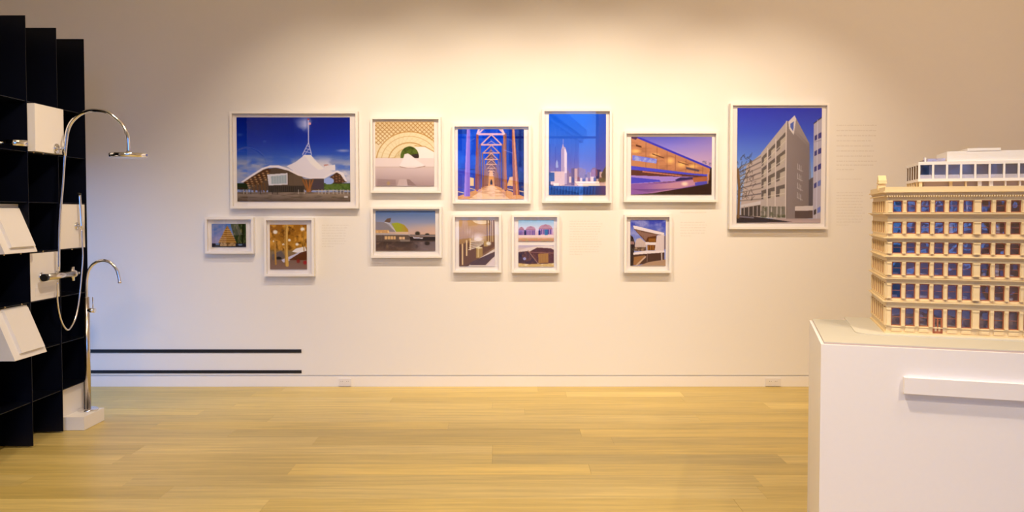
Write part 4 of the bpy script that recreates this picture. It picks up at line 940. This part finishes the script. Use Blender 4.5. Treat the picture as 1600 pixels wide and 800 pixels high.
for i in range(n):
    u = PU0 + i * pitch
    if post is None: post = MB().box(0, 0, 0, .0075, .0075, .0568).build('post', 'model_white', ph); post.location = (u, PV0, .6262)
    else: share(post, (u, PV0, .6262), 0, ph)
for i in range(n - 1): MB().box(PU0 + .0075 + i * pitch, PV0 + .003, .6264, PU0 + pitch * (i + 1), PV0 + .0038, .6828).build('pane', 'roof_glass', ph)
for i in range(n - 1): MB().box(PU0 + .0075 + i * pitch, PV0 + .004, .6264, PU0 + pitch * (i + 1), PV0 + .0075, .642).build('balustrade_panel', 'model_white', ph)
for i in range(1, 6): MB().box(PU0, PV0 + i * .0565, .6262, PU0 + .0028, PV0 + i * .0565 + .009, .683).build('post', 'model_white', ph)
for i in range(5): MB().box(PU0 + .003, PV0 + .0075 + i * .0565, .6264, PU0 + .0042, PV0 + (i + 1) * .0565, .6828).build('side_shade_panel', 'shaded_pane', ph)  # dark sheets paint the shade in the gaps between side posts
lp = None
for (u, w_) in ((PU0 + .004, PV0 + .004), (PU0 + .118, .02 + PV0), (.30, PV0 + .01), (.345, PV0 + .012), (.385, PV0 + .01), (.44, PV0 + .01), (.49, PV0 + .01), (.54, PV0 + .01)):
    wd = .012 if u < .3 else .006 if u in (.30, .44, .49, .54) else .014
    MB().box(u, w_, .576, u + wd, w_ + .01, .6145).build('column', 'model_white' if u > .32 else 'cream', ph)
for i in range(1, 6): MB().box(PU0 + .002, PV0 + i * .055, .576, PU0 + .008, PV0 + i * .055 + .007, .6145).build('column', 'cream', ph)
MB().box(.2328, PV0 + .012, .6957, PU1 - .01, PV1 - .08, .7365).build('roof_box', 'model_white', ph, bevel=.0008)
MB().box(.305, PV0 + .010, .7366, .424, PV1 - .12, .7475).build('roof_box', 'model_white', ph, bevel=.0008)
MB().box(PU0 + .035, PV0 + .03, .6957, .2328, PV0 + .032, .710).box(PU0 + .02, PV0 + .01, .6957, PU0 + .024, PV0 + .014, .714).box(PU0 + .035, PV0 + .032, .6957, PU0 + .037, PV1 - .02, .708).build('roof_rail', 'pane', ph)
MB().box(PU0 + .024, PV0 + .008, .6957, PU0 + .030, PV0 + .014, .7135).build('vent_post', 'model_white', ph)

# ------------------------------------------------------------ lamps: black track spots, plus added fill spots, near the ceiling
def spot(name, x, y, z, tx, ty, tz, watts, cone, blend, label, group, rad=.022, col=WARM):
    t = thing(name, label, 'spotlight', (x, y, z), group=group)
    d = (Vector((tx, ty, tz)) - Vector((x, y, z))).normalized(); p = Vector((x, y, z))
    MB().lathe([(.034, 0), (.045, .01), (.047, .13), (.043, .13), (.040, .02)], tuple(p - d * .14), tuple(d), 20).build('lamp_can', 'can', t)
    MB().cyl(tuple(p - d * .07), (x, y, ZC - .035), .008, 10).build('stem', 'can', t)
    l = bpy.data.lights.new('lamp_light', 'SPOT'); l.energy = watts; l.color = col; l.spot_size = R(cone); l.spot_blend = blend; l.shadow_soft_size = rad
    o = bpy.data.objects.new('lamp_light', l); C.objects.link(o); o.parent = t; o.location = d * .02; o.rotation_euler = d.to_track_quat('-Z', 'Y').to_euler()
for i, (x, tx, tz, wt, cn) in enumerate(WASH):
    spot('track_spotlight', x, TRACK_Y if i else 4.25, TRACK_Z, tx, WY, tz, wt, cn, 1.0, 'black track spotlight aimed at the picture wall, ' + ['leftmost', 'second from the left', 'third from the left', 'third from the right', 'second from the right', 'rightmost'][i], 'track spotlights washing the picture wall')
tag(MB().box(-1.9, TRACK_Y - .018, ZC - .035, 3.0, TRACK_Y + .018, ZC).build('lighting_track', 'can'), 'long black ceiling track carrying the picture spotlights', 'light track')
for i, (x, y, tx, ty, tz, wt, cn) in enumerate(FILL):  # unseen lamps, added to lift the ambient light
    spot('fill_spotlight', x, y, 3.8, tx, ty, tz, wt, cn, .9, 'added black fill spotlight ' + ['aimed at the shower display', 'over the middle of the floor', 'over the model building', 'behind the camera on the left', 'behind the camera on the right', 'aimed at the right end of the wall', 'aimed high at the left of the wall'][i], 'added fill spotlights over the room', .06, AMBER if i > 4 else WARM)
